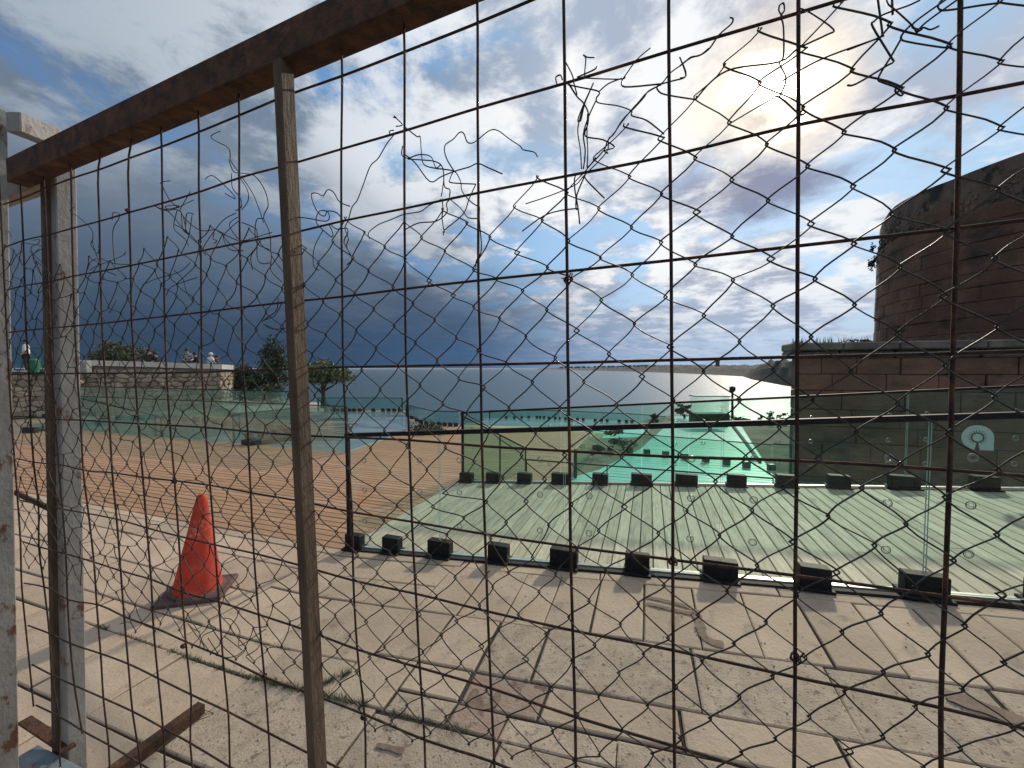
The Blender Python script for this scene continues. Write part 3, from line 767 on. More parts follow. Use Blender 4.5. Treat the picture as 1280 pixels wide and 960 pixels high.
# low dark handrails that go down behind the second railing
t = thing('stair_handrail', 'thin dark handrail going down behind the corner of the second railing', 'handrail', at_d(575, 518, 5.9))
a = at_d(576, 518.5, 5.85); b = at_d(657, 560, 6.2)
mb = MB(); mb.tube([a, b], .014, 6); mb.build('rail', M['black'], t)
for px, py, d in ((625, 544, 6.05), (657, 560, 6.2)):
    mb = MB(); p = at_d(px, py, d); mb.tube([p, Vector((p.x, p.y, -.02))], .012, 6); mb.build('post', M['black'], t)
mb = MB(); v = [a, b, Vector((b.x, b.y, 0)), Vector((a.x, a.y, 0))]; off = Vector((.0, .01, 0))
mb.add(v, [(0, 1, 2, 3)]); mb.add([q + off for q in v], [(3, 2, 1, 0)]); mb.build('glass_panel', M['glass_green'], t)
t = thing('low_handrail', 'low dark level rail just behind the second railing', 'handrail', W(0, 5.8, 0))
mb = MB(); mb.tube([W(-1.75, 5.8, .21), W(1.5, 5.8, .21)], .010, 6); mb.build('rail', M['black'], t)
for X in (-1.75, -.55, .5, 1.5):
    mb = MB(); mb.tube([W(X, 5.8, .21), W(X, 5.8, 0)], .008, 6); mb.build('post', M['black'], t)


def far_railing(label, pts, height, gm, group=None, railr=.014, block=.16, spacing=None, blocks=None, panel_every=1.3, postends=(0,), drop=0.0, zb=0.0):
    """pts: world points of the foot; blocks: list of foot points"""
    t = thing('glass_railing', label, 'railing', pts[0], group)
    up = Vector((0, 0, height))
    mb = MB(); mb.tube([p + up for p in pts], railr, 5); mb.build('top_rail', M['far_black'], t)
    for a, b in zip(pts, pts[1:]):
        L = (b - a).length; k = max(1, round(L / panel_every)); d = (b - a) / k; nrm = Vector((d.y, -d.x, 0)).normalized() * .006
        for i in range(k):
            p = a + d * (i + .01); q = a + d * (i + .99); mb = MB()
            v = [p - nrm, q - nrm, q + nrm, p + nrm]; v = v + [x_ + up for x_ in v]
            mb.hexa(v); mb.build('glass_panel', gm, t)
    for i in postends:
        mb = MB(); mb.box(pts[i] + up / 2, .045, .045, height); mb.build('post', M['far_black'], t)
    for p in (blocks or []):
        mb = MB(); mb.box(p + Vector((0, 0, block * .45)), block, block * .7, block * .9, bev=.01); mb.build('clamp', M['far_black'], t)
    return t


GT, GG = M['glass_teal'], M['glass_green']
far_railing('teal glass railing in front of the rubble bastion with a row of black clamps', [W(-17.5, 7.7), W(-8.55, 7.75)], 1.02, GT,
            blocks=[on_z(x_, y_) for x_, y_ in [(58, 523), (95, 523.5), (130, 524.5), (150, 525), (170, 525), (205, 526), (220, 526.5), (232, 527), (245, 528), (257, 529), (270, 530.5), (283, 532), (297, 533), (324, 535.5), (338, 537), (352, 539)]], block=.17, postends=(1,))
far_railing('long low teal glass railing along the rear edge of the brown deck', [W(-15.2, 6.13), W(-5.42, 6.13)], .88, GT, railr=.011, postends=(1,), panel_every=1.5, blocks=[on_z(x_, y_) for x_, y_ in [(34, 541), (42, 541)]])
t = thing('stair_handrail', 'thin black handrail sloping down to a post behind the brown deck', 'handrail', on_z(201, 549))
a = at_d(96, 497, 10.2); b = at_d(201, 521, 9.35); mb = MB(); mb.tube([a, b], .016, 6); mb.build('rail', M['far_black'], t)
for px, py, d in ((194, 520, 9.4), (201, 521, 9.35)):
    p = at_d(px, py, d); mb = MB(); mb.tube([p, Vector((p.x, p.y, -.3))], .02, 6); mb.build('post', M['far_black'], t)
t = thing('glass_railing', 'short glass railing with a black corner post above the blue glass floor', 'railing', on_z(291, 556))
a = at_d(291.5, 518, 8.6); b = at_d(368, 510.5, 9.6)
mb = MB(); mb.tube([a, b], .016, 6); mb.build('top_rail', M['far_black'], t)
mb = MB(); mb.tube([a, Vector((a.x, a.y, -.1))], .024, 6); mb.build('post', M['far_black'], t)
mb = MB(); q_ = Vector((0, .012, 0)); v = [Vector((a.x, a.y, 0)), Vector((b.x, b.y, 0)), Vector((b.x, b.y, 0)) + q_, Vector((a.x, a.y, 0)) + q_, a, b, b + q_, a + q_]; mb.hexa(v); mb.build('glass_panel', GT, t)
mb = MB(); a = on_z(306, 555.5, .02); b = on_z(372, 546, .02); d = (b - a).normalized(); n_ = Vector((-d.y, d.x, 0)); mb.box((a + b) / 2 + Vector((0, 0, .03)), (b - a).length, .34, .10, d, n_, bev=.01)
for px, py in ((312, 551), (328, 549), (344, 546), (360, 544)): mb.box(on_z(px, py, .06) + Vector((0, 0, .11)), .14, .1, .13)
tag(mb.build('black_kerb', M['far_black']), 'black kerb with blocks on the blue glass floor left of the brown post', 'kerb')
far_railing('glass railing on the cliff edge right of the umbrella shaped tree', [on_z(398, 514), on_z(503, 514.3)], .50, GG, blocks=[on_z(x_, 514.6) for x_ in (408, 416, 422, 429, 437, 443, 450, 467, 479, 486, 493, 500)], block=.14, postends=(0, 1))
far_railing('glass railing stepping down to the pink rear paving', [on_z(508, 521), on_z(541, 531.5), on_z(574, 532.5)], .40, GG, blocks=[on_z(x_, y_) for x_, y_ in [(515, 524), (521, 527), (526, 529), (533, 531), (541, 532), (549, 532), (556, 532.5), (563, 532.8), (570, 533)]], block=.12, postends=(0,))
far_railing('distant glass railing on the cliff edge right of the corner post', [on_z(612, 523.5, -.3), on_z(700, 524, -.3), on_z(800, 529.5, -.3), on_z(832, 533, -.3)], .32, GG,
            blocks=[on_z(x_, y_ + 1.5, -.3) for x_, y_ in [(633, 521.5), (643, 521.5), (652, 521.3), (661, 521), (671, 521), (675, 521), (680, 521.3), (686, 522), (694, 522.3), (700, 522.6), (707, 523), (715, 523.3), (722, 523.6), (729, 524), (744, 525), (752, 525), (759, 525.3), (774, 526), (783, 526.3), (790, 526.6)]], block=.10, postends=(0,), zb=-.3)
tb = [on_z(x_, y_) for x_, y_ in [(744, 562), (763, 563), (787, 566), (808.5, 568), (832, 570.5), (856, 574), (882, 577.5), (908, 581), (933, 584.5), (964, 588)]]
far_railing('third glass railing crossing the turquoise walkway', [on_z(719, 597), on_z(742, 565.5), on_z(965, 590)], .42, GG, blocks=tb, block=.11, railr=.008, postends=(0,))
far_railing('small glass balustrade at the foot of the old tower', [on_z(965, 604), on_z(990, 606)], .55, GT, postends=(1,), railr=.01)

# lamp post, info box
t = thing('lamp_post', 'small dark lamp post at the far end of the glass walkway', 'lamp post', on_z(915.5, 523))
p = on_z(915.5, 523); d_ = p.y
top = at_d(915.5, 487.5, d_)
mb = MB(); mb.tube([p, Vector((top.x, top.y, top.z))], [.04, .03], 7); mb.build('pole', M['far_black'], t)
mb = MB(); mb.lathe([(.04, -.02), (.09, .03), (.09, .14), (.04, .17)], 10, (top.x, top.y, top.z - .05)); mb.build('lamp_head', M['far_black'], t)
t = thing('display_case', 'glass display case with planting at the end of the walkway', 'display case', on_z(885, 530))
p = on_z(886, 530); mb = MB(); mb.box(p + Vector((0, 0, .16)), .95, .5, .32, bev=.02); mb.build('base', M['leaf_dark'], t)
mb = MB(); mb.box(p + Vector((0, 0, .56)), .9, .45, .46); mb.build('glass_box', GG, t)
mb = MB(); mb.box(p + Vector((0, 0, .81)), .96, .5, .03); mb.build('lid', M['glass_edge'], t)

# ------------------------------------------------------------------ foliage
def leaves(mb, c, rx, ry, rz, n, size, shape='ball'):
    c = Vector(c)
    nc = max(5, n // 45); cl = []
    for i in range(nc):
        while True:
            v = Vector((random.uniform(-1, 1), random.uniform(-1, 1), random.uniform(-1, 1)))
            if v.length < 1: break
        v = v.normalized() * (random.random() ** .45)
        if shape == 'umbrella' and v.z < -.25: v.z *= .3
        cl.append((Vector((v.x * rx, v.y * ry, v.z * rz)), random.uniform(.16, .36)))
    for i in range(n):
        b, s_ = cl[i % nc]
        q = Vector((random.gauss(0, 1), random.gauss(0, 1), random.gauss(0, 1))) * s_ * .55
        p = c + b + Vector((q.x * rx, q.y * ry, q.z * rz * .9))
        a = Vector((random.gauss(0, 1), random.gauss(0, 1), random.gauss(0, 1))).normalized(); u = a.orthogonal().normalized(); w_ = a.cross(u)
        z_ = size * random.uniform(.6, 1.3)
        mb.add([p - u * z_, p + w_ * z_ * .45, p + u * z_, p - w_ * z_ * .45], [(0, 1, 2, 3)])


def tree(name, label, cat, foot, h, trunk_h, rx, rz, n, size, leaf, trunk_r=.1, shape='ball', group=None, lean=0.0, limbs=5):
    t = thing(name, label, cat, foot, group); foot = Vector(foot)
    mb = MB(); top = foot + Vector((lean, 0, h))
    if trunk_h > 0:
        mb.tube(catmull([foot, foot + Vector((lean * .3 + .03, 0, trunk_h * .6)), foot + Vector((lean, 0, trunk_h + rz * .5))], 3), [trunk_r] * 3 + [trunk_r * .7] * 3 + [trunk_r * .4], 7)
        for k in range(limbs):
            a = 2 * PI * k / limbs + random.random()
            s_ = foot + Vector((lean * .8, 0, trunk_h * random.uniform(.75, 1.0)))
            e_ = foot + Vector((lean + math.cos(a) * rx * .65, math.sin(a) * rx * .65, trunk_h + rz * random.uniform(.5, 1.2)))
            mb.tube([s_, (s_ + e_) / 2 + Vector((0, 0, -.08 * rz)), e_], [trunk_r * .45, trunk_r * .3, trunk_r * .12], 5)
        mb.build('trunk', M['bark'], t)
    mb = MB(); leaves(mb, foot + Vector((lean, 0, h - rz)), rx, rx * .9, rz, n, size, shape); mb.build('crown', leaf, t)
    return t


def vpos(px, py, d): return at_d(px, py, d)
# umbrella shaped tree right of the brown post (fence post), foot on the path
f = on_z(404, 510, -.2); d = f.y
tree('umbrella_tree', 'spreading green tree with a thin trunk right of the brown post', 'tree', f, at_d(404, 452, d).z - f.z, at_d(404, 488, d).z - f.z, 34 / 500 * d, (488 - 452) / 500 * d / 2, 5200, .085, M['leaf'], .12, 'umbrella')
d = 24.0
tree('dark_conifer', 'dark loose upright tree directly left of the brown post', 'tree', at_d(342, 500, d), 76 / 500 * d, 1.0, 17 / 500 * d, 36 / 500 * d, 4400, .085, M['leaf_dark'], .12, limbs=7)
tree('bush', 'dark rounded bush hugging the right end of the bastion', 'bush', at_d(312, 498, 23), 40 / 500 * 23, .3, 22 / 500 * 23, 19 / 500 * 23, 3200, .085, M['leaf_dark'], .08)
tree('bush', 'low dark bush between the bastion bush and the upright tree', 'bush', at_d(333, 504, 22.5), 26 / 500 * 22, .2, 20 / 500 * 22, 12 / 500 * 22, 800, .12, M['leaf_dark'], .06)
tree('bush', 'rounded olive green tree top rising behind the bastion coping', 'tree', at_d(152, 462, 26), 33 / 500 * 26, .6, 27 / 500 * 26, 15 / 500 * 26, 4000, .09, M['leaf_olive'], .1)
tree('bush', 'small scrubby bush left of the tree behind the bastion', 'bush', at_d(118, 458, 25), 18 / 500 * 25, .2, 10 / 500 * 25, 8 / 500 * 25, 260, .12, M['leaf_olive'], .04)
# bushes around the walkway
tree('bush', 'loose shrub at the far left of the walkway end', 'bush', on_z(855, 523), .46, .05, .34, .20, 420, .05, M['leaf_dark'], .03)
tree('bush', 'small round shrub at the top of the planting strip', 'bush', on_z(816, 533), .40, .05, .19, .18, 320, .045, M['leaf_dark'], .03)
tree('bush', 'dry twiggy shrub low in the planting strip', 'bush', on_z(778, 562), .35, .05, .5, .16, 240, .05, M['dry'], .02)
tree('bush', 'dark shrub beside the small lamp post', 'bush', on_z(926, 530), .26, .03, .26, .11, 240, .04, M['leaf_dark'], .03)
for px, s_ in ((950, .3), (968, .5), (982, .45), (994, .5)):
    tree('bush', {950: 'tiny pointed shrub on the cliff edge', 968: 'dark shrub left of the pair by the tower foot', 982: 'dark shrub in the middle of the row by the tower foot', 994: 'dark shrub touching the tower corner'}[px], 'bush', on_z(px, 529, -.3), s_ * .7 + .05, .03, s_ * (.3 if px == 950 else .6), s_ * .32, 200, .045, M['leaf_dark'], .03)
mb = MB()
for i in range(90):
    p = on_z(random.uniform(517, 553), random.uniform(536, 544)); leaves(mb, p + Vector((0, 0, .08)), .14, .14, .12, 9, .035)
tag(mb.build('flower_bed', M['leaf_dark']), 'low dark plants in the bed on the pink rear paving', 'plants', kind='stuff')
# rocky rise
mb = MB()
for i in range(60):
    p = on_z(random.uniform(296, 352), random.uniform(497, 508), -.25); s_ = random.uniform(.12, .4)
    o0 = len(mb.v); mb.lathe([(s_ * .9, -.1), (s_, s_ * .25), (s_ * .5, s_ * .55)], 6, p, Vector((random.uniform(-.3, .3), random.uniform(-.3, .3), 1)))
tag(mb.build('rocks', M['cliff']), 'low rocky rubble under the dark bushes', 'rocks', kind='stuff')

# ------------------------------------------------------------------ bastion of rubble stone
t = thing('rubble_bastion', 'curved rubble stone bastion with a pale flat coping', 'wall', at_d(200, 500, 18.5))
prof = [(86, 449.2, 17.0), (100, 449.4, 17.3), (150, 450.6, 18.0), (200, 452.2, 18.7), (250, 454.0, 19.5), (275, 455.0, 20.2), (287, 455.8, 21.2), (292, 456.2, 22.6), (294, 456.6, 24.4)]
tops = [at_d(a, b, c_) for a, b, c_ in prof]
for p in tops: p.z = p.z - .02
ZB = -1.6; thick = .24
mb = MB(); 
for i in range(len(tops) - 1):
    a, b = tops[i], tops[i + 1]; d = (b - a); nrm = Vector((-d.y, d.x, 0)).normalized() * .6
    mb.hexa([Vector((a.x, a.y, ZB)), Vector((b.x, b.y, ZB)), Vector((b.x, b.y, ZB)) + nrm, Vector((a.x, a.y, ZB)) + nrm, a - Vector((0, 0, thick)), b - Vector((0, 0, thick)), b + nrm - Vector((0, 0, thick)), a + nrm - Vector((0, 0, thick))])
mb.build('wall_core', M['rubble_mortar'], t)
for i in range(len(tops) - 1):
    a, b = tops[i], tops[i + 1]; d = (b - a); nrm = Vector((-d.y, d.x, 0)).normalized(); e = d.normalized() * .012; up = Vector((0, 0, thick))
    mb = MB(); f0 = -nrm * .08; bk = nrm * .7
    mb.hexa([a + f0 + e - up, b + f0 - e - up, b + bk - e - up, a + bk + e - up, a + f0 + e, b + f0 - e, b + bk - e, a + bk + e]); mb.build('coping_stone', M['coping'], t)
# rubble stones along the face
cum = [0]
for a, b in zip(tops, tops[1:]): cum.append(cum[-1] + Vector((b.x - a.x, b.y - a.y)).length)
def face_pt(s_, z):
    for i in range(len(cum) - 1):
        if s_ <= cum[i + 1] or i == len(cum) - 2:
            f = (s_ - cum[i]) / (cum[i + 1] - cum[i]); a, b = tops[i], tops[i + 1]
            p = a.lerp(b, f); d = (b - a); n_ = Vector((d.y, -d.x, 0)).normalized(); return Vector((p.x, p.y, z)), Vector((d.x, d.y, 0)).normalized(), n_
stones = []
for k in range(7):
    mb = MB(); mb.lathe([(.46, -.06), (.5, .0), (.47, .035), (.36, .05)], 8, (0, 0, 0), Vector((0, -1, 0)), .08 * random.random())
    me = mb.mesh('stone', M['rubble'])
    for v in me.vertices: v.co.x *= random.uniform(.9, 1.1); v.co.z *= random.uniform(.85, 1.1)
    stones.append(me)
z = 1.55; cnt = 0; fill = []
while z > -1.0:
    hgt = random.uniform(.17, .25); s_ = random.uniform(0, .2)
    while s_ < cum[-1]:
        wd = random.uniform(.26, .56); zt = face_pt(s_, 0)[0]
        p, dd, nn_ = face_pt(s_ + wd / 2, z - hgt / 2)
        topz = float(np.interp(s_, cum, [q.z for q in tops])) - .34
        if z < topz + .02 and cnt >= 290:
            fill.append((p + nn_ * .01, dd, nn_, wd, hgt)); cnt += 1
        elif z < topz + .02:
            ob = link('stone', random.choice(stones)); ob.parent = t; ob.matrix_parent_inverse = t.matrix_basis.inverted()
            ob.location = p + nn_ * .01; ob.rotation_euler = (0, random.uniform(-.35, .35), math.atan2(dd.y, dd.x)); ob.scale = (wd * 1.02, 1, hgt * 1.08); cnt += 1
        s_ += wd
    z -= hgt
mb = MB()
for p, dd, nn_, wd, hgt in fill: mb.box(p, wd * .96, .08, hgt * .95, dd, nn_, bev=.025)
tag(mb.build('stonework', M['rubble'], t), kind='stuff')
# low left wall with people behind
t = thing('low_stone_wall', 'lower rubble wall with flat top at the far left edge', 'wall', at_d(40, 500, 15.5))
a = at_d(-40, 464.5, 14.5); b = at_d(92, 465.5, 16.6); up = Vector((0, 0, 2.9)); nrm = Vector((-(b - a).y, (b - a).x, 0)).normalized()
mb = MB(); mb.hexa([a - up, b - up, b - up + nrm * 2.5, a - up + nrm * 2.5, a, b, b + nrm * 2.5, a + nrm * 2.5]); mb.build('wall_core', M['rubble_mortar'], t)
mb = MB(); mb.box((a + b) / 2 + nrm * 1.2 + Vector((0, 0, .03)), (b - a).length, 2.7, .06, (b - a).normalized(), nrm); mb.build('coping_stone', M['coping'], t)
dd = (b - a).normalized(); L = (b - a).length; z = -.12; cnt = 0
while z > -1.6:
    hgt = random.uniform(.16, .26); s_ = random.uniform(0, .2)
    while s_ < L:
        wd = random.uniform(.28, .6); p = a + dd * (s_ + wd / 2) + Vector((0, 0, z - hgt / 2))
        ob = link('stone', random.choice(stones)); ob.parent = t; ob.matrix_parent_inverse = t.matrix_basis.inverted()
        ob.location = p - nrm * .01; ob.rotation_euler = (0, random.uniform(-.1, .1), math.atan2(dd.y, dd.x)); ob.scale = (wd * 1.05, 1, hgt * 1.15); s_ += wd
    z -= hgt
mb = MB(); p = at_d(100, 459, 16.6); mb.box(p, .75, .3, .52, bev=.05); o = mb.build('sloping_block', M['concrete']); tag(o, 'grey concrete block leaning at the left end of the bastion coping', 'block')
far_railing('glass guard behind the person at the far left', [at_d(-30, 462, 19.5), at_d(96, 462, 19.5)], 1.05, GG, railr=.012, postends=(1,))

# ------------------------------------------------------------------ people
def skin_mesh(name, pts, edges, radii, m, sub=1):
    me = bpy.data.meshes.new(name); me.from_pydata([tuple(p) for p in pts], edges, []); me.update()
    ob = bpy.data.objects.new(name + '_tmp', me); col.objects.link(ob)
    ob.modifiers.new('s', 'SKIN')
    if not me.skin_vertices: return None
    for i, r in enumerate(radii):
        me.skin_vertices[0].data[i].radius = (r, r) if not isinstance(r, tuple) else r
        me.skin_vertices[0].data[i].use_root = (i == 0)
    sb = ob.modifiers.new('u', 'SUBSURF'); sb.levels = sub; sb.render_levels = sub
    dg = bpy.context.evaluated_depsgraph_get(); dg.update()
    nm = bpy.data.meshes.new_from_object(ob.evaluated_get(dg)); nm.name = name
    bpy.data.objects.remove(ob); nm.materials.clear(); nm.materials.append(m)
    nm.polygons.foreach_set('use_smooth', [True] * len(nm.polygons)); return nm


def person(label, foot, rot, pose, shirt, legs, hat=None, hair=M['hair'], group=None):
    t = thing('person', label, 'person', foot, group); t.rotation_euler = (0, 0, rot)
    if pose == 'stand':
        J = dict(pel=(0, 0, .95), wa=(0, .0, 1.12), ch=(0, 0, 1.35), nk=(0, 0, 1.50), hd=(0, -.02, 1.60), ht=(0, -.01, 1.72),
                 sl=(-.18, 0, 1.42), el=(-.24, .02, 1.14), hl=(-.20, -.16, .96), sr=(.18, 0, 1.42), er=(.25, .02, 1.14), hr=(.22, -.14, .95),
                 pl=(-.09, 0, .90), kl=(-.11, -.02, .50), al=(-.12, .02, .09), tl=(-.12, -.14, .04), pr=(.09, 0, .90), kr=(.12, -.02, .50), ar=(.13, .03, .09), tr=(.13, -.13, .04))
    else:           # seated
        J = dict(pel=(0, 0, .50), wa=(0, .02, .66), ch=(0, .0, .88), nk=(0, -.02, 1.03), hd=(0, -.05, 1.13), ht=(0, -.05, 1.25),
                 sl=(-.18, 0, .95), el=(-.25, -.05, .70), hl=(-.12, -.28, .62), sr=(.18, 0, .95), er=(.25, -.05, .70), hr=(.12, -.28, .62),
                 pl=(-.09, -.03, .48), kl=(-.12, -.42, .50), al=(-.12, -.42, .09), tl=(-.12, -.56, .04), pr=(.09, -.03, .48), kr=(.12, -.42, .50), ar=(.12, -.42, .09), tr=(.12, -.56, .04))
    ks = list(J); ix = {k: i for i, k in enumerate(ks)}
    rad = dict(pel=.13, wa=.115, ch=.135, nk=.055, hd=.085, ht=.07, sl=.06, el=.042, hl=.035, sr=.06, er=.042, hr=.035, pl=.085, kl=.06, al=.042, tl=.04, pr=.085, kr=.06, ar=.042, tr=.04)
    E_ = [('pel', 'wa'), ('wa', 'ch'), ('ch', 'nk'), ('nk', 'hd'), ('hd', 'ht'), ('ch', 'sl'), ('sl', 'el'), ('el', 'hl'), ('ch', 'sr'), ('sr', 'er'), ('er', 'hr'), ('pel', 'pl'), ('pl', 'kl'), ('kl', 'al'), ('al', 'tl'), ('pel', 'pr'), ('pr', 'kr'), ('kr', 'ar'), ('ar', 'tr')]
    def part(name, keys, grow, m, sub=1):
        pts = [J[k] for k in keys]; id_ = {k: i for i, k in enumerate(keys)}
        ed = [(id_[a], id_[b]) for a, b in E_ if a in id_ and b in id_]
        me = skin_mesh(name, pts, ed, [rad[k] * grow for k in keys], m, sub)
        o = bpy.data.objects.new(name, me); col.objects.link(o); o.parent = t; return o
    part('body', ks, 1.0, M['skin'])
    part('shirt', ['ch', 'wa', 'pel', 'nk', 'sl', 'el', 'sr', 'er'], 1.32, shirt)
    part('trousers', ['pel', 'pl', 'kl', 'al', 'pr', 'kr', 'ar'], 1.12, legs)
    h = Vector(J['ht']) + Vector((0, .015, -.045)); mb = MB(); mb.lathe([(.098, -.05), (.108, 0), (.09, .06), (.04, .095)], 10, h); mb.build('cap' if hat else 'hair', hat or hair, None, True).parent = t
    if hat:
        mb = MB(); mb.box(h + Vector((0, -.12, .0)), .15, .12, .015, bev=.005); mb.build('cap_brim', hat).parent = t
    mb = MB(); hd = Vector(J['hd'])
    mb.lathe([(.012, -.02), (.02, 0), (.008, .03)], 6, hd + Vector((0, -.10, .01)), Vector((0, -.3, 1)))
    for sx in (-.035, .035): mb.box(hd + Vector((sx, -.088, .035)), .022, .01, .010)
    mb.build('face', M['skin']).parent = t
    return t


D_ = 19.0
def stand_at(px, py, d, z=None): 
    p = at_d(px, py, d); return p
person('person in white shirt and dark cap standing on the low wall, far left', at_d(34, 466, 15.8) + Vector((0, 0, -.02)), -.9, 'stand', M['white_cloth'], M['dark_cloth'], hat=M['dark_cloth']).scale = (.76,) * 3
g = 'people behind the bastion coping'
for px, lab, sh, lg, hat, dz_, rot in ((187, 'person in dark clothes sitting alone on the middle of the bastion', M['dark_cloth'], M['dark_cloth'], None, 0, .5), (196, 'person in black bending forward beside the seated one', M['dark_cloth'], M['dark_cloth'], None, -.12, -.7),
                              (234, 'person with black hair in a grey and white top left in the group', M['grey_cloth'], M['dark_cloth'], None, .14, .8), (245, 'person in black in the middle of the group', M['dark_cloth'], M['dark_cloth'], None, -.02, -.5),
                              (263, 'person in plain white shirt and white cap near the right end of the bastion', M['white_cloth'], M['dark_cloth'], M['white_cloth'], .02, 2.8), (271, 'person in dark clothes half hidden behind the white shirt', M['dark_cloth'], M['dark_cloth'], None, -.1, 1.9)):
    cy = float(np.interp(px, [100, 150, 200, 250, 292], [449.4, 450.6, 452.2, 454, 456.2])); d = float(np.interp(px, [100, 200, 292], [17.3, 18.7, 22.6])) + 1.0
    p = at_d(px, cy, d); person(lab, (p.x, p.y, p.z - .62 + dz_), rot, 'sit', sh, lg, hat, group=g).scale = (.95,) * 3
mb = MB()
t = thing('waste_bin', 'green waste bin beside the standing person on the low wall', 'bin', at_d(41, 465, 15.2))
p = at_d(43.5, 465.3, 15.3); mb.lathe([(.13, 0), (.16, .40), (.16, .44)], 14, p); mb.build('bin_body', M['green_bin'], t)
mb = MB(); mb.lathe([(.17, .44), (.15, .49), (.08, .52)], 14, p); mb.build('lid', M['green_bin'], t)
mb = MB(); mb.box(at_d(24, 463.5, 15.6) , .25, .2, .14, bev=.03); tag(mb.build('bag', M['dark_cloth']), 'small dark bag lying left of the green bin', 'bag')
mb = MB(); mb.box(at_d(50, 463.5, 15.6), .22, .2, .14, bev=.03); tag(mb.build('bag', M['dark_cloth']), 'small dark bag lying right of the green bin', 'bag')

# ------------------------------------------------------------------ the old tower
tower = thing('round_tower', 'ancient round stone tower in shade on its square base', 'tower', W(6, 9, 0))
X0, YF, ZT, ZBt = 2.4, 8.2, 2.03, -1.4
exT = Vector((CT, -ST, 0)); eyT = Vector((ST, CT, 0))
mb = MB(); c = [(X0 + .05, YF + .05), (18, YF + .05), (18, 20), (X0 + 6.0, 20)]
mb.hexa([W(X, Y, ZBt) for X, Y in c] + [W(X, Y, ZT - .26) for X, Y in c]); mb.build('base_core', M['tower_core'], tower)
z = ZT - .26; ci = 0
def ashlar(x0, x1, z0, z1, yf, dep=.2, prnt=tower):
    c = W((x0 + x1) / 2, yf, (z0 + z1) / 2); pr = random.uniform(-.012, .012); mb = MB()
    mb.box((0, 0, 0), x1 - x0 - .007, dep, z1 - z0 - .007, exT, eyT, bev=.009)
    o = mb.build('stone_block', M['tower']); o.location = c + eyT * (dep / 2 - .02 + pr); o.parent = prnt; o.matrix_parent_inverse = prnt.matrix_basis.inverted()
while z > ZBt:
    h = random.uniform(.26, .36); x = X0
    first = random.uniform(.35, .9)
    while x < 6.9:
        wd = first if x == X0 else random.uniform(.45, .95); ashlar(x, x + wd, z - h, z, YF); x += wd
    # left return face
    z -= h; ci += 1
# moulded ledge
x = X0 - .09
while x < 7.2:
    wd = random.uniform(.7, 1.3); mb = MB(); mb.box(W(x + wd / 2, YF + .15, ZT - .06), wd - .008, .62, .13, exT, eyT, bev=.02); mb.box(W(x + wd / 2, YF + .2, ZT - .19), wd - .02, .5, .14, exT, eyT, bev=.03)
    mb.build('ledge_stone', M['ledge'], tower); x += wd
mb = MB(); c = [(X0 + .15, YF + .3), (18, YF + .3), (18, 20), (X0 + 6.1, 20)]; mb.hexa([W(X, Y, ZT - .3) for X, Y in c] + [W(X, Y, ZT - .02) for X, Y in c]); mb.build('platform', M['ledge'], tower)
# weeds on the ledge
mb = MB()
for i in range(260):
    X = X0 + (random.random() ** 1.3) * 2.6; p = W(X, YF + random.uniform(-.05, .25), ZT); h = random.uniform(.03, .16)
    q = Vector((random.uniform(-.04, .04), random.uniform(-.04, .04), h)); s_ = Vector((.006, 0, 0)); mb.add([p - s_, p + s_, p + q], [(0, 1, 2)])
leaves(mb, W(X0 + 1.25, YF + .05, ZT), .75, .15, .07, 240, .03)
o = mb.build('ledge_weeds', M['leaf_dark']); tag(o, 'weeds and dry grass growing on the tower ledge', 'weeds', kind='stuff')
# drum
dt, RD = 16.5, 4.6; td = R(42.0)
C0 = Vector((math.sin(td), math.cos(td), 0)) * dt + Vector((math.cos(td), -math.sin(td), 0)) * RD
prof = [(1090, 290), (1092, 281), (1097, 272), (1102, 263), (1111, 255), (1135, 242), (1165, 229), (1190, 221), (1230, 209), (1280, 193), (1340, 176)]
def drum_hit(px):
    az = math.atan((px - 640) / 500); d = Vector((math.sin(az), math.cos(az), 0)); b = d.dot(C0); disc = RD * RD - (C0.dot(C0) - b * b)
    return d * (b - math.sqrt(max(disc, 0.0))), az
rim = []
for px in np.linspace(1090.5, 1340, 60):
    h, az = drum_hit(px); py = float(np.interp(px, [a for a, b in prof], [b for a, b in prof])); zr = CH + (460.5 - py) / 500 * h.y * (1.0)
    q = h - C0; rim.append((math.atan2(q.y, q.x), zr))
rim.sort(); ra = [a for a, z_ in rim]; rz_ = [z_ for a, z_ in rim]
def rimz(a):
    a = (a + PI) % (2 * PI) - PI
    best = None
    for k in (-2 * PI, 0, 2 * PI):
        if ra[0] - .4 <= a + k <= ra[-1] + .6: best = a + k
    return float(np.interp(best, ra, rz_)) if best is not None else 5.6
a_left = [r for r in rim if True]
amin, amax = ra[0], ra[-1]
NS = 84; mb = MB(); zlev = list(np.linspace(ZT - .1, 6.9, 16))
# core with ragged top
for i in range(NS):
    a = 2 * PI * i / NS; zt = rimz(a)
    for j, f in enumerate(np.linspace(0, 1, 12)):
        rr = RD - .05; z_ = ZT - .1 + (zt - .08 - (ZT - .1)) * f
        mb.v.append((C0.x + math.cos(a) * rr, C0.y + math.sin(a) * rr, z_))
    for f, rr in ((1, RD - .25), (1, RD - 1.6)): mb.v.append((C0.x + math.cos(a) * rr, C0.y + math.sin(a) * rr, zt - .03 + random.uniform(-.02, .02)))
for i in range(NS):
    k = (i + 1) % NS
    for j in range(13): mb.face((i * 14 + j, k * 14 + j, k * 14 + j + 1, i * 14 + j + 1))
mb.build('drum_core', M['tower_top'], tower)
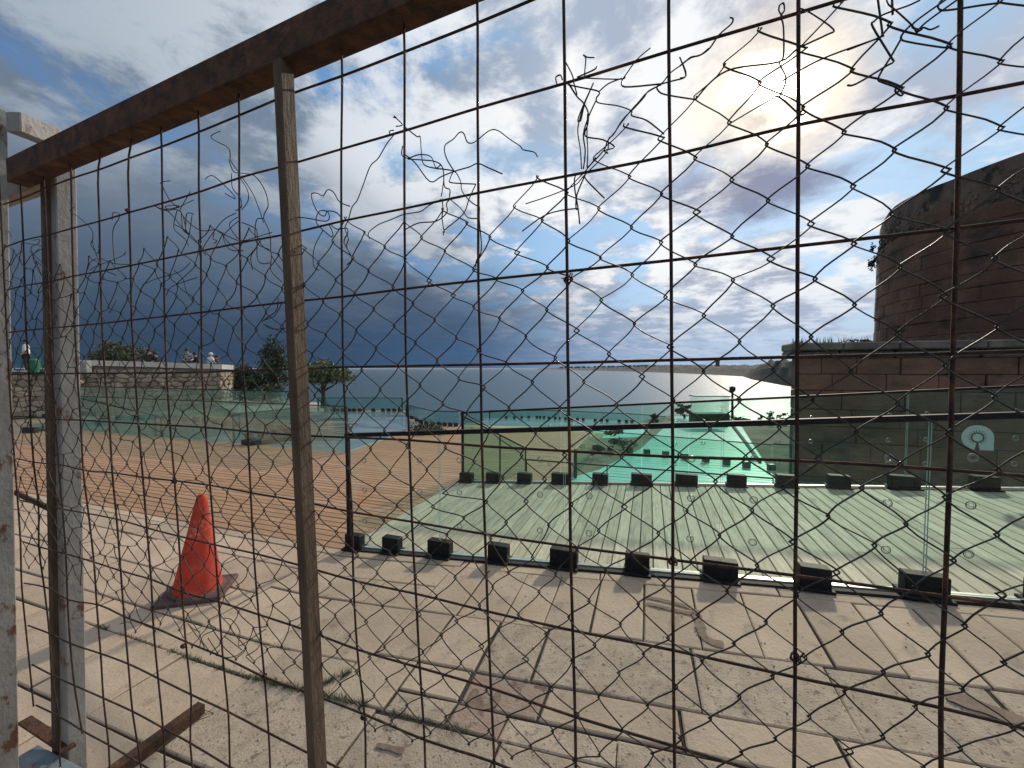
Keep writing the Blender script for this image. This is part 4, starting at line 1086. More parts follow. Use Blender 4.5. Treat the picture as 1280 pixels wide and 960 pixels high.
# facing blocks on the side that can be seen, rubble where the facing has gone
cs_ = math.degrees(amin) - 30; ce_ = math.degrees(amax) + 25
z = ZT; k = 0
while z < 6.6:
    h = random.uniform(.30, .38); a = R(cs_) + random.uniform(0, .1)
    while a < R(ce_):
        wa = random.uniform(.11, .2); zt = rimz(a + wa / 2)
        if z + h < zt - .72 + .15 * math.sin(a * 9):
            mb = MB(); n_ = 3; pr = random.uniform(-.02, .02)
            g_ = .0010; r0, r1_ = RD - .1, RD + pr * .7; z0, z1 = z + .004, z + h - .004
            vs = []
            for q in range(n_ + 1):
                an = a + g_ + (wa - 2 * g_) * q / n_
                e_ = .012 if q in (0, n_) else 0
                for rr, zz_ in ((r0, z0), (r1_ - .014, z0), (r1_ - e_, z0 + .014), (r1_ - e_, z1 - .014), (r1_ - .014, z1), (r0, z1)): vs.append((C0.x + math.cos(an) * rr, C0.y + math.sin(an) * rr, zz_))
            fs = []
            for q in range(n_):
                for j in range(5): fs.append((q * 6 + j, (q + 1) * 6 + j, (q + 1) * 6 + j + 1, q * 6 + j + 1))
            fs += [(5, 4, 3, 2, 1, 0), tuple(n_ * 6 + j for j in range(6))]
            mb.add(vs, fs); mb.build('stone_block', M['tower'], tower)
        a += wa
    z += h; k += 1
# rubble crown
mb = MB()
for i in range(2600):
    a = R(random.uniform(cs_, ce_)); zt = rimz(a); f = random.random(); z_ = zt - .90 * f - .16; s_ = random.uniform(.02, .06)
    rr = RD - .01 - .10 * (1 - f) ** 2 + random.uniform(-.05, .0); p = Vector((C0.x + math.cos(a) * rr, C0.y + math.sin(a) * rr, z_)); nrm_ = Vector((math.cos(a), math.sin(a), .2))
    mb.lathe([(s_ * .8, -.06), (s_, .0), (s_ * .75, s_ * .45)], 6, p, nrm_ + Vector((random.uniform(-.4, .4), random.uniform(-.4, .4), random.uniform(-.4, .4))))
tag(mb.build('crown_rubble', M['tower_top'], tower), kind='stuff')
h0, _a = drum_hit(1091)
mb = MB(); leaves(mb, Vector((h0.x, h0.y, CH + (460.5 - 320) / 500 * h0.y)) - Vector((.05, 0, 0)), .16, .16, .42, 200, .05); tag(mb.build('wall_plant', M['leaf_dark']), 'dark tuft growing from the left edge of the round tower', 'plant', kind='stuff')

# ------------------------------------------------------------------ fence plane
fO = (-0.60801057, -0.17682752, 0.91049016); fU = (0.13873044, -0.00031125, -0.05704182); fV = (0.00326334, 0.14433442, 0.00529907)
RIGHT = Vector((1, 0, 0)); UPC = Vector((0, _s, _c)); FWD = Vector((0, _c, -_s))
def cam2w(p): return RIGHT * p[0] - UPC * p[1] + FWD * p[2]
FO = EYE + cam2w(fO); FU = cam2w(fU); FV = cam2w(fV); FN = FU.cross(FV).normalized()
if FN.dot(FO - EYE) < 0: FN = -FN          # away from the eye
FUu = FU.normalized(); FVu = FV.normalized()
def fp(px, py, off=0.0):                   # point of the fence plane on a sight line
    r_ = ray(px, py); return EYE + r_ * (((FO - EYE).dot(FN) + off) / r_.dot(FN))
def km(p): d = p - FO; a, b, c_ = FU.dot(FU), FU.dot(FV), FV.dot(FV); x_, y_ = d.dot(FU), d.dot(FV); det = a * c_ - b * b; return ((x_ * c_ - y_ * b) / det, (y_ * a - x_ * b) / det)
def kmp(k, m, off=0.0): return FO + FU * k + FV * m + FN * off

G = {}
def RW(m, l):
    for k, x_, y_ in l: G[(k, m)] = (x_, y_)
RW(0, [(2, 428, 370), (3, 506.6, 360), (4, 598, 349.6), (5, 709, 338), (6, 839, 324), (7, 997, 306), (8, 1196, 283.8), (0, 302, 383.3), (-1, 251.7, 389.7), (-2, 205.8, 394.8), (-3, 164.6, 399.4), (-4, 127.5, 403.5), (-5, 93.4, 406.8), (-7, 32.6, 412.5)])
RW(1, [(2, 429, 458.7), (3, 507.6, 457.4), (4, 601, 455.7), (5, 709.8, 453.4), (6, 839.5, 450), (7, 996.5, 446), (8, 1191, 441.6), (0, 304, 462.8), (-1, 252.6, 465), (-2, 208.3, 466), (-3, 169, 466), (-4, 131, 466.8), (-5, 96.7, 466.8), (-7, 36, 466.8)])
RW(2, [(2, 433.4, 547.4), (3, 511.7, 551), (4, 602.4, 558.5), (5, 712, 565), (6, 841, 572), (7, 996, 577), (8, 1187, 588.7), (0, 309.7, 540), (-1, 257, 535), (-2, 212.6, 532.3), (-3, 173, 530), (-4, 136.7, 528), (-5, 100.8, 525.6), (-7, 38, 521.5)])
RW(3, [(2, 440, 641.7), (3, 515, 654), (4, 606.4, 669.6), (5, 713.2, 685.3), (6, 841, 702), (7, 994, 722), (8, 1181, 748), (0, 313.4, 617.3), (-1, 262.7, 608), (-2, 218.3, 602), (-3, 178.7, 598), (-4, 140.4, 592), (-5, 104, 588.7), (-7, 42, 578.7)])
RW(4, [(2, 441.8, 728), (3, 520, 744.8), (4, 609.7, 767), (5, 716, 791), (6, 841.5, 816), (7, 993.8, 850), (8, 1176, 888.6), (0, 317.4, 693.7), (-1, 268.7, 683), (-2, 223.4, 672), (-3, 183.7, 661.8), (-4, 146, 650.7), (-5, 110.8, 643.4)])
RW(5, [(2, 446.8, 815), (3, 525, 838), (4, 613.8, 864), (5, 719, 900), (6, 843, 937), (0, 323.5, 771), (-1, 273.8, 755), (-2, 227.7, 742.5), (-3, 189, 726.7), (-4, 151, 715.6), (-5, 117.6, 704.8), (-7, 48.7, 685.3)])
RW(6, [(2, 455.9, 897), (3, 530.8, 928.9), (4, 618, 957.5), (0, 330.9, 850), (-1, 278.8, 824.7), (-2, 232.4, 805.3), (-3, 192, 787), (-4, 155.5, 773.7), (-5, 121, 757.6), (-7, 55.4, 735.7)])
RW(7, [(0, 336, 920.5), (-1, 285.5, 893.6), (-2, 239, 871.8), (-3, 198, 851.6), (-4, 160.6, 833), (-5, 126, 819.7), (-7, 62, 794.5)])
RW(9, [(-8, 42, 883), (-7, 74, 899), (-6, 103, 917), (-5, 136, 935), (-4, 176, 959)])
RW(8, [(-8, 37, 832), (-7, 65, 847), (-6, 93.5, 860), (-5, 129.5, 876), (-4, 166, 893), (-3, 204, 914), (-2, 238, 933)])
RW(7, [(-8, 32, 783), (-6, 88, 807)])
RW(6, [(-8, 27, 730), (-6, 84.5, 751.5)])
RW(-1, [(2, 426.7, 274.8), (3, 505.6, 258.7), (4, 598, 239), (5, 707, 218), (6, 837.5, 192), (7, 998, 153), (8, 1199, 116), (0, 299.8, 302), (-1, 251, 312.3), (-2, 204.7, 322), (-3, 163.4, 330.6), (-4, 125.5, 338), (-5, 91.5, 344), (-7, 31, 356)])
RW(-2, [(2, 426.7, 183.7), (3, 505.6, 160.6), (4, 597, 132), (5, 706, 100.8), (6, 836, 60.5), (7, 998, 12), (0, 299, 220), (-1, 248.6, 237.8), (-2, 203, 252), (-3, 161.6, 263.7), (-4, 124.3, 274.8), (-5, 90, 283.8), (-7, 29, 299)])
RW(-3, [(2, 427.7, 91.4), (3, 505.6, 61), (4, 597, 24.5), (0, 299, 141), (-1, 248.6, 162), (-2, 202, 180.7), (-3, 161, 195.5), (-4, 123, 210), (-5, 89, 221), (-7, 26.5, 246)])
GK = {q: km(fp(*v)) for q, v in G.items()}
keys = list(GK)
def grid_pt(k, m):
    if (k, m) in GK: return GK[(k, m)]
    wsum = 0; dk = dm = 0
    for (a, b) in keys:
        d2 = (a - k) ** 2 + (b - m) ** 2
        if d2 > 20: continue
        w_ = 1 / (d2 + .8) ** 1.5; wsum += w_; dk += w_ * (GK[(a, b)][0] - a); dm += w_ * (GK[(a, b)][1] - b)
    return (k + dk / wsum, m + dm / wsum) if wsum else (k, m)

fence = thing('steel_mesh_fence', 'rusty steel mesh fence panel with a thick brown top rail across the foreground', 'fence', kmp(0, 9, 0))
KS = [-8, -7, -6, -5, -4, -3, -2, -1, 0, 1, 2, 3, 4, 5, 6, 7, 8, 9]
def topm(k): return float(np.interp(k, [-8, 3.2], [-3.28, -3.70])) if True else -4
def sub(pts):
    o_ = catmull(pts, 3); return o_
for k in KS:
    mlast = 9 if k in (-8, -6) else 11
    lst = [kmp(*grid_pt(k, m)) for m in range(-3, mlast + 1)]
    hd = grid_pt(k, -3)
    if k <= 3:
        dxk = .38 if k in (-4, -3) else .0
        lst = [kmp(hd[0] + dxk, -3.62)] + lst
    else: lst = [kmp(hd[0], -4.2)] + lst
    mb = MB(); mb.tube(sub(lst), .0023 if k < 5 else .0025, 6); mb.build('upright_wire', M['rust_wire'], fence, True)
for m in range(-4, 10):
    ks = [k for k in range(-8, 10)]
    if m == -4: ks = [k for k in ks if k >= 4]
    lst = []
    for k in ks:
        if m == 8 and k > 3: pass
        lst.append(kmp(*grid_pt(k, m), .0058))
    mb = MB(); mb.tube(sub(lst), .0023, 6); mb.build('cross_wire', M['rust_wire'], fence, True)
# thick top rail: front face and underside both seen from below
e1_ = fp(12, 226, -.03); e2_ = fp(349, 76, -.03)       # lower front edge
dr = (e2_ - e1_).normalized(); e0_ = e1_ - dr * .02; e3_ = e1_ + dr * 2.0
rail_n = FN; upv = dr.cross(FN).normalized(); upv = upv if upv.z > 0 else -upv
hgt_, dep_ = .074, .050
def bar(p0, p1, w_, h_, un, uu, name, m, parent, bev=.003):
    c = (p0 + p1) / 2; L = (p1 - p0).length; d = (p1 - p0).normalized(); mb = MB(); mb.box(c, L, w_, h_, d, un, uu, bev=bev); return mb.build(name, m, parent)
cshift = upv * hgt_ / 2 + FN * dep_ / 2
bar(e0_ + cshift, e3_ + cshift, dep_, hgt_, FN, upv, 'top_rail', M['rust'], fence)
# bottom rail with blue paint
b0_ = fp(36, 946, .0); b1_ = b0_ + (fp(110, 988, .0) - b0_).normalized() * 2.2
bar(b0_, b1_, .05, .05, FN, FVu, 'bottom_rail', M['blue_paint'], fence)
# the brown upright in front of the wires
pt_ = fp(354.5, 92, -.02); pb_ = fp(397, 960, -.02) + (fp(397, 960, -.02) - pt_).normalized() * .3
d = (pb_ - pt_).normalized(); un = FN; uu = d.cross(FN).normalized()
bar(pt_ - d * .02, pb_, .032, .0225, un, uu, 'upright_post', M['timber'], fence, .002)
# left white end post
def upright(x0, y0, x1, y1, off, wid, dep, name, m, parent, ext=.4, toff=0.0):
    a = fp(x0, y0, off); b = fp(x1, y1, off); d = (b - a).normalized(); b = b + d * ext
    uu = d.cross(FN).normalized(); return bar(a, b, dep, wid, FN, uu, name, m, parent, .003)
upright(-14, 134, 4, 960, .0, .072, .06, 'end_post', M['white_paint'], fence)
# rusty tie at the left
bar(fp(20, 616, .03), fp(62, 636, .05), .012, .018, FN, FVu, 'tie_bar', M['rust'], fence)
for (x_, y_) in ((218, 602), (229, 808), (709.8, 350), (841, 702), (993.5, 822), (455, 897), (438, 640), (160, 263), (331, 846)):
    c = fp(x_, y_, -.004); mb = MB()
    for q in range(3):
        pts = [c + (FUu * math.cos(a + q) + FVu * math.sin(a + q)) * (.0038 + .001 * q) + FN * .004 * math.sin(2 * a + q) for a in np.linspace(0, 5.4, 12)]; pts.append(c + FUu * random.uniform(-.012, .012) + FVu * random.uniform(-.012, .012)); mb.tube(pts, .0011, 4)
    mb.build('wire_tie', M['rust_wire'], fence)

frame = thing('white_steel_frame', 'white painted square steel frame standing behind the left end of the fence', 'frame', fp(82, 930, .12))
def upright2(x0, y0, x1, y1, off, wid, dep, name, m): 
    a = fp(x0, y0, off); b = fp(x1, y1, off); d = (b - a).normalized(); b = b + d * .12; uu = d.cross(FN).normalized(); return bar(a, b, dep, wid, FN, uu, name, m, frame, .003)
upright2(75.0, 205, 91.0, 955, .07, .078, .05, 'upright', M['white_paint'])
upright2(60.0, 205, 74.5, 955, .045, .027, .03, 'angle_iron', M['timber'])
a = fp(-30, 258, .10); b = fp(62, 224, .10); bar(a, b, .05, .06, FN, upv, 'cross_bar', mat('beige_paint', (.30, .25, .20), (.22, .18, .15), 9, .7, 0, .2, 60), frame)
a = at_d(16, 152, 1.37); b = at_d(92, 183, 1.56); d = (b - a).normalized(); bar(a, b, .05, .066, d.cross(Vector((0, 0, 1))).normalized(), Vector((0, 0, 1)), 'top_bar', M['white_paint'], frame)

# ------------------------------------------------------------------ chain link netting
ND = {(0, 0): (965, 383), (-1, 0): (915.5, 351), (-2, 0): (869, 332), (1, 0): (1012, 421), (0, 1): (923.6, 427), (-1, 1): (879.6, 395), (1, 1): (966, 462), (0, -1): (1017, 349.6), (1, -1): (1065.6, 381.5),
 (-1, -1): (962.5, 325), (-2, -1): (914.5, 297), (-2, -2): (959, 252.6), (-1, -2): (1012, 281.5), (0, -2): (1065, 306), (-3, -2): (914.5, 227), (-4, -2): (869, 200), (-3, -1): (871, 267), (-3, -3): (957.5, 183), (-2, -3): (1008, 210), (-1, -3): (1064, 235),
 (-2, -4): (1053, 168), (-1, -4): (1115, 190), (0, -4): (1178.5, 215), (-4, -3): (911, 156), (-5, -3): (869, 125), (-1, -5): (1179, 138), (0, -5): (1246, 163), (-1, -6): (1246, 81), (-2, -5): (1123, 114), (-2, -6): (1182.6, 60.5), (-2, -7): (1246, 5),
 (1, 2): (923, 499), (0, 2): (879, 464), (1, 3): (887, 535), (2, 2): (972.6, 533), (3, 2): (1021, 572), (2, 3): (931, 570), (2, 4): (893.7, 600.5), (4, 2): (1074.4, 608), (3, 4): (939, 636), (2, 5): (858.4, 637), (3, 1): (1068, 538), (2, 1): (1014.6, 499.7), (3, 0): (1118.7, 503), (2, 0): (1061.6, 464),
 (4, 1): (1122, 578.6), (4, 0): (1181, 540), (5, 1): (1177.5, 619), (5, 0): (1243, 585), (3, 5): (898.7, 667), (4, 5): (945, 704), (4, 4): (989, 675), (4, 3): (1033, 643), (5, 4): (1043, 712), (5, 3): (1090, 678.6), (5, 2): (1129, 652), (6, 4): (1098, 762.6), (6, 5): (1050, 786), (5, 6): (956, 774), (5, 5): (994, 741), (4, 6): (908, 736),
 (4, 7): (872, 766), (5, 7): (916.5, 801), (3, 6): (863, 700), (5, 8): (877, 823), (6, 6): (1004.5, 818), (6, 7): (964, 841.5), (6, 8): (923, 866.7), (6, 9): (887, 893.6), (7, 8): (967.6, 918), (7, 9): (925.6, 935.6), (7, 7): (1009.6, 891), (7, 6): (1053, 860), (7, 5): (1101, 834.8), (7, 4): (1156, 813), (8, 5): (1140.6, 878.5), (8, 6): (1100, 915), (8, 4): (1198.7, 856.7), (8, 3): (1249.7, 823), (6, 2): (1187.6, 697), (6, 1): (1241, 665), (9, 5): (1196, 929), (7, 3): (1201, 777.7), (7, 2): (1246, 739),
 (-1, 2): (838, 434), (-1, 3): (803, 470.5), (-1, 4): (771.7, 505.8), (-1, 5): (738.4, 538), (-2, 1): (832, 372), (-2, 2): (793.5, 405.7), (-2, 3): (762, 442.6), (-2, 4): (731, 477), (-2, 5): (701, 510.5), (-2, 6): (671, 540.7), (-3, 2): (752.5, 376), (-3, 1): (791, 344.5), (-3, 3): (722, 414), (-3, 4): (695.4, 447.6), (-3, 5): (667, 478), (-3, 6): (638, 510), (-4, 3): (685, 388), (-4, 4): (659, 421.4), (-4, 5): (635, 454), (-5, 3): (655, 364.7), (-5, 4): (626.5, 399), (-4, 6): (606.4, 484), (-3, 7): (614, 536),
 (-6, 5): (572.8, 422.5), (-5, 6): (576, 473.5), (-6, 6): (549, 451), (-5, 7): (556, 504.7), (-6, 7): (527.5, 482), (-7, 5): (546, 400.6), (-7, 6): (522, 429), (-7, 4): (568.8, 370.4), (-8, 4): (539, 352), (-8, 5): (519, 380.5), (-8, 6): (495.5, 408), (-8, 7): (473, 436), (-8, 8): (455, 463), (-7, 8): (478, 487), (-7, 9): (457.6, 512.5), (-9, 5): (494, 360), (-9, 6): (470, 387), (-9, 7): (448.5, 414), (-10, 5): (463.6, 340), (-8, 9): (437, 484.6), (-6, 8): (502, 511), (-9, 4): (509, 325), (-5, 10): (490, 590), (-4, 8): (559, 559), (-4, 9): (536, 587), (-3, 9): (559, 615.6), (-6, 11): (440, 590),
 (-2, 7): (653.4, 568.6), (-1, 7): (682, 598), (-1, 6): (707, 568), (-1, 8): (659, 625.7), (-2, 8): (630, 596), (-2, 9): (610, 625.7), (0, 3): (842, 500), (0, 4): (808, 536), (0, 5): (777.7, 570), (0, 6): (745, 602), (0, 7): (715.6, 629), (1, 5): (814.7, 604), (1, 6): (781, 632), (1, 7): (749, 662), (2, 6): (823, 665), (2, 7): (789.5, 690), (2, 8): (757.5, 710.5), (2, 9): (737, 749), (3, 7): (829.8, 729), (3, 8): (798, 752.5), (3, 9): (776, 777.7), (3, 10): (744, 803.6), (3, 11): (715.6, 823), (3, 12): (690, 858), (2, 10): (712, 769), (2, 11): (683.6, 789.5), (2, 12): (658.4, 821), (2, 13): (631.6, 843), (2, 14): (609.7, 860), (4, 8): (835, 794.5), (4, 9): (804.6, 814.7), (4, 10): (774, 838), (4, 11): (749, 868), (5, 9): (845, 855), (5, 10): (809.6, 878.5), (5, 11): (777.7, 908.7), (5, 12): (750, 939),
 (1, 10): (675, 738), (1, 11): (649.4, 766), (1, 12): (625, 784.4), (1, 14): (578, 826), (1, 16): (532.5, 863), (0, 8): (687, 655), (0, 9): (667, 695), (0, 10): (637, 714), (0, 11): (617.5, 732), (0, 12): (601, 755), (0, 14): (554, 793), (0, 15): (530.8, 813), (0, 17): (485.5, 846.6), (-1, 10): (615, 672), (-1, 11): (593, 694), (-1, 12): (571, 720), (-1, 13): (547.6, 744)}
NK = {q: km(fp(*v)) for q, v in ND.items()}
A_ = np.array([[a, b, 1] for a, b in NK]); Bm = np.array([NK[q] for q in NK])
CF, *_r = np.linalg.lstsq(A_, Bm, rcond=None)
RES = {q: (Bm[i] - A_[i] @ CF) for i, q in enumerate(NK)}
print('lattice', CF.tolist(), 'rms', float(np.sqrt((np.array(list(RES.values())) ** 2).mean())))
def jit(a, b, s_): return noise.noise((a * .91 + 3.3, b * .87, s_)) 
def lat(a, b):
    if (a, b) in NK: return NK[(a, b)]
    w_ = 0; r0 = np.zeros(2)
    for q, r_ in RES.items():
        d2 = (q[0] - a) ** 2 + (q[1] - b) ** 2
        if d2 > 60: continue
        ww = 1 / (d2 + .3) ** 1.6; w_ += ww; r0 += ww * r_
    r0 = r0 / w_ if w_ > 0 else r0; r0 = r0 * min(1, w_ * 6)
    p = np.array([a, b, 1.0]) @ CF + r0
    amp = .06 if p[0] > 1.5 else .06 + .05 * min(3, (1.5 - p[0])) 
    return (p[0] + jit(a, b, 1) * amp * 1.1, p[1] + jit(a, b, 7) * amp * 1.3)
topE = [km(fp(*p)) for p in [(5, 300), (40, 322), (90, 335), (130, 322), (165, 322), (200, 300), (230, 290), (262, 300), (300, 290), (345, 320), (400, 292), (430, 272), (465, 290), (500, 272), (560, 258), (600, 262), (640, 252), (700, 236), (722, 215), (760, 185), (800, 140), (850, 108), (900, 70), (975, 22), (1060, 12), (1100, 2), (1300, -30)]]
botE = [km(fp(*p)) for p in [(5, 715), (60, 718), (110, 742), (170, 785), (215, 800), (300, 838), (400, 872), (455, 896), (560, 935), (640, 968), (1300, 1100)]]
tx, ty_ = zip(*topE); bx_, by_ = zip(*botE)
def inside(p): return p[1] > np.interp(p[0], tx, ty_) - .12 * (1 + math.sin(p[0] * 7)) and p[1] < np.interp(p[0], bx_, by_) + .1 * math.sin(p[0] * 9) and -8.2 < p[0] < 9.6
net = thing('chain_link_netting', 'torn dark chain link netting hung over the steel mesh', 'netting', kmp(0, 9, .012))
nw = 0; HK = .0009
for c in range(-75, 16):
    runs = []; cur = []
    for s_ in range(-40, 60):            # s_ = a + b
        dcol = c if (s_ - c) % 2 == 0 else c + 1
        a_ = (s_ + dcol) // 2; b_ = (s_ - dcol) // 2
        p = lat(a_, b_)
        if inside(p): cur.append((a_, b_, p, dcol == c))
        else:
            if len(cur) > 1: runs.append(cur)
            cur = []
    if len(cur) > 1: runs.append(cur)
    for rn in runs:
        pts = []
        for i, (a_, b_, p, left) in enumerate(rn):
            sgn = -1 if left else 1
            base = kmp(p[0], p[1], -.006)
            hook = HK * (1.0 + .8 * jit(a_, b_, 3)) * (2.6 if jit(a_, b_, 5) > .3 else 1)
            if i:
                q = rn[i - 1][2]; A0 = kmp(q[0], q[1], -.006); mid = (A0 + base) / 2
                perp = (base - A0).cross(FN).normalized()
                bow = .0035 * jit(a_ * 1.7, b_ * 1.3, 9) * (1.0 if p[0] > 1 else 2.0)
                pts.append(A0.lerp(base, .30) + perp * (bow - .0016 * sgn)); pts.append(A0.lerp(base, .70) + perp * (bow + .0012 * sgn))
            z0 = .0014 * sgn
            pts.append(base + FUu * hook * sgn - FVu * .0016 + FN * z0)
            pts.append(base + FUu * hook * 1.5 * sgn + FN * 0)
            pts.append(base + FUu * hook * sgn + FVu * .0016 - FN * z0)
        mb = MB(); mb.tube(catmull(pts, 2), .00112, 4); mb.build('woven_wire', M['wire'], net, True); nw += 1
print('netting strands', nw)

# loose, bent and twisted wire ends (ox, oy, scale, points read in that detail)
def T(ox, oy, s_, pts, r=.0011):
    o_ = [fp(ox + x_ / s_, oy + y_ / s_, -.008 + random.uniform(-.004, .004)) for x_, y_ in pts]
    mb = MB(); mb.tube(catmull(o_, 4), r, 4); mb.build('loose_wire', M['wire'], net, True)
q = (370, 130, 4.572)
for pts in [[(555, 75), (575, 80), (560, 70), (608, 118), (570, 128)], [(560, 150), (535, 155), (540, 175), (562, 172), (520, 225), (470, 310), (425, 355), (385, 460), (350, 550), (320, 590), (300, 660), (280, 710), (300, 770), (290, 810), (320, 880)],
            [(620, 130), (690, 185), (710, 188), (716, 270), (730, 345), (800, 368), (840, 372), (905, 382)], [(610, 240), (605, 290), (640, 310), (700, 290), (770, 300), (800, 365), (830, 350), (845, 410), (838, 480), (830, 530)],
            [(615, 285), (680, 335), (765, 443), (830, 415), (905, 385), (990, 360), (1040, 340), (1100, 365), (1180, 400)], [(640, 315), (720, 320), (800, 330), (840, 370), (848, 470), (880, 490), (880, 540), (935, 590), (960, 620), (985, 650), (1040, 655)],
            [(905, 385), (860, 310), (850, 240), (900, 200), (935, 162), (960, 170), (980, 218), (1020, 218), (1100, 155), (1150, 150), (1220, 200), (1280, 240), (1300, 262), (1360, 275), (1380, 300)],
            [(1028, 458), (890, 450), (880, 430), (905, 385), (940, 440), (950, 500), (1000, 560), (1050, 590)], [(1028, 458), (990, 540), (955, 630), (850, 720), (845, 750)],
            [(310, 585), (250, 560), (215, 505), (180, 490), (155, 525), (120, 510), (88, 515), (100, 570), (130, 625), (165, 640), (180, 612), (230, 620), (265, 660)],
            [(0, 645), (80, 655), (160, 670), (190, 655), (180, 615), (140, 610), (118, 640), (120, 685), (160, 725), (205, 760), (210, 735), (190, 690)], [(155, 720), (105, 820), (100, 920), (130, 950)],
            [(200, 690), (235, 715), (290, 710), (295, 740), (275, 790), (320, 880), (290, 920)], [(835, 540), (840, 600), (835, 650), (848, 735)], [(880, 545), (860, 570), (862, 620), (800, 670), (700, 680), (620, 720)],
            [(830, 545), (760, 580), (710, 615), (620, 630), (545, 660), (470, 690), (415, 735), (420, 770)], [(1050, 590), (1048, 660), (1060, 830), (1030, 900), (1030, 950)]]: T(*q, pts)
q = (680, 60, 4.364)
for pts in [[(275, 53), (235, 50), (215, 38), (228, 60), (222, 155), (250, 165), (420, 170), (440, 155), (425, 180), (440, 212), (600, 200), (640, 195)], [(440, 155), (505, 65), (580, 0)], [(120, 80), (155, 150), (165, 200), (180, 255), (165, 240), (140, 195)],
            [(70, 195), (65, 160), (90, 148), (100, 175)], [(130, 200), (200, 215), (300, 238), (285, 275), (300, 300), (400, 315), (475, 342), (480, 370), (560, 395), (655, 470)],
            [(300, 238), (350, 195), (425, 165)], [(140, 205), (180, 265), (215, 300), (240, 350), (240, 410), (225, 480), (320, 500), (385, 540), (330, 560), (350, 575)], [(270, 190), (215, 310), (185, 390), (200, 395), (220, 310), (235, 270), (268, 195)],
            [(215, 320), (185, 440), (200, 560), (205, 660)], [(285, 285), (245, 370), (215, 470), (225, 560), (215, 660)], [(238, 360), (235, 480), (240, 560), (235, 650)],
            [(900, 0), (850, 40), (800, 50), (760, 85), (690, 135), (640, 195), (560, 245), (520, 290), (475, 340), (420, 410), (385, 460), (345, 510), (325, 560), (235, 655)], [(640, 200), (570, 235), (545, 270), (500, 320), (430, 390), (380, 470), (350, 500), (340, 570), (215, 700), (165, 750), (20, 810), (-100, 850)],
            [(740, 50), (775, 150), (700, 180), (620, 205), (630, 240), (680, 258), (830, 282)], [(210, 680), (170, 700), (168, 770), (185, 870), (195, 960)], [(225, 690), (180, 800), (175, 875), (190, 880)], [(190, 875), (100, 885), (0, 915), (-120, 1000)], [(220, 700), (240, 730), (330, 820)], [(290, 100), (270, 120), (180, 160)]]: T(*q, pts)
q = (1060, 0, 5.818)
for pts in [[(-5, 365), (235, 270), (250, 250), (235, 130), (215, -20)], [(525, 0), (440, 40), (340, 75), (250, 110), (190, 155), (180, 195), (310, 410), (330, 450), (270, 485), (60, 610), (-5, 620)], [(280, -10), (290, 30), (340, 70), (460, 180), (500, 240)], [(320, -10), (325, 110)],
            [(715, -5), (480, 165), (490, 210), (540, 210), (495, 240)], [(800, -5), (570, 160), (500, 235)], [(660, 190), (600, 215), (550, 200), (530, 215)], [(460, 180), (410, 230), (385, 280), (440, 305), (690, 345), (755, 340)], [(385, 285), (310, 415), (250, 510), (220, 575), (250, 598), (350, 635), (400, 680), (380, 695), (345, 665), (350, 635)],
            [(690, -10), (655, 45), (680, 75), (800, 65), (960, 40), (1110, 20)]]: T(*q, pts)
q = (850, 0, 2.977)
for pts in [[(185, 65), (197, 70), (190, 90), (145, 130), (110, 180), (75, 205), (40, 215), (0, 245)], [(370, 20), (385, 12), (388, 40), (375, 60), (385, 100), (385, 210), (370, 235), (395, 295), (370, 360)], [(370, 20), (368, 40), (380, 60)], [(440, 30), (480, 45), (570, 108), (545, 130), (440, 180), (370, 230), (200, 255), (120, 300), (57, 372)], [(0, 215), (22, 280), (0, 290)], [(740, 142), (550, 210), (440, 265), (380, 302)], [(470, 415), (445, 425), (370, 362), (330, 375), (185, 460)]]: T(*q, pts)
q = (160, 40, 4.364)
for pts in [[(505, 540), (455, 565), (470, 590), (550, 635), (560, 700), (600, 760)], [(550, 695), (575, 760), (620, 770), (690, 785), (745, 860), (765, 945), (740, 1010), (775, 1100), (785, 1220), (850, 1310)], [(420, 803), (465, 785), (560, 870), (585, 910), (530, 880)], [(230, 812), (180, 820), (190, 845), (230, 920), (280, 960)], [(565, 770), (570, 850), (610, 900), (620, 950), (590, 975)], [(600, 780), (650, 860), (655, 920), (620, 970)], [(620, 790), (680, 880), (720, 980), (740, 1040)], [(340, 870), (300, 940), (280, 975)], [(140, 945), (220, 975), (360, 915)]]: T(*q, pts)
q = (160, 200, 4.364)
for pts in [[(140, 250), (210, 270), (280, 250), (215, 250), (210, 265), (290, 285), (320, 400)], [(270, 270), (250, 370), (310, 430), (330, 470)], [(290, 280), (300, 380), (335, 405)], [(360, 295), (320, 295), (315, 390)], [(350, 300), (330, 420), (290, 510)], [(200, 270), (240, 300), (330, 410), (400, 470)], [(250, 350), (320, 390), (385, 460), (390, 520)], [(290, 290), (330, 340), (400, 385), (480, 380), (500, 395), (600, 440)], [(590, 290), (530, 320), (480, 375), (410, 480), (425, 520)], [(470, 390), (465, 430), (485, 440), (470, 455)], [(600, 310), (555, 345), (570, 390), (620, 440), (700, 420), (785, 395)],
            [(605, 330), (530, 400), (525, 440), (560, 490), (630, 495)], [(620, 340), (690, 370), (705, 400), (705, 530), (730, 565), (775, 560)], [(740, 320), (700, 330), (700, 450), (780, 500), (780, 600), (840, 665)], [(700, 480), (670, 530), (680, 600)], [(840, 780), (800, 850), (735, 880), (780, 920), (860, 920)], [(820, 750), (810, 820), (760, 860), (740, 890), (850, 945)], [(250, 600), (300, 650), (320, 720), (360, 780)], [(210, 740), (240, 690), (380, 640)], [(80, 680), (150, 650), (280, 610), (340, 560)]]: T(*q, pts)
q = (10, 240, 4.8)
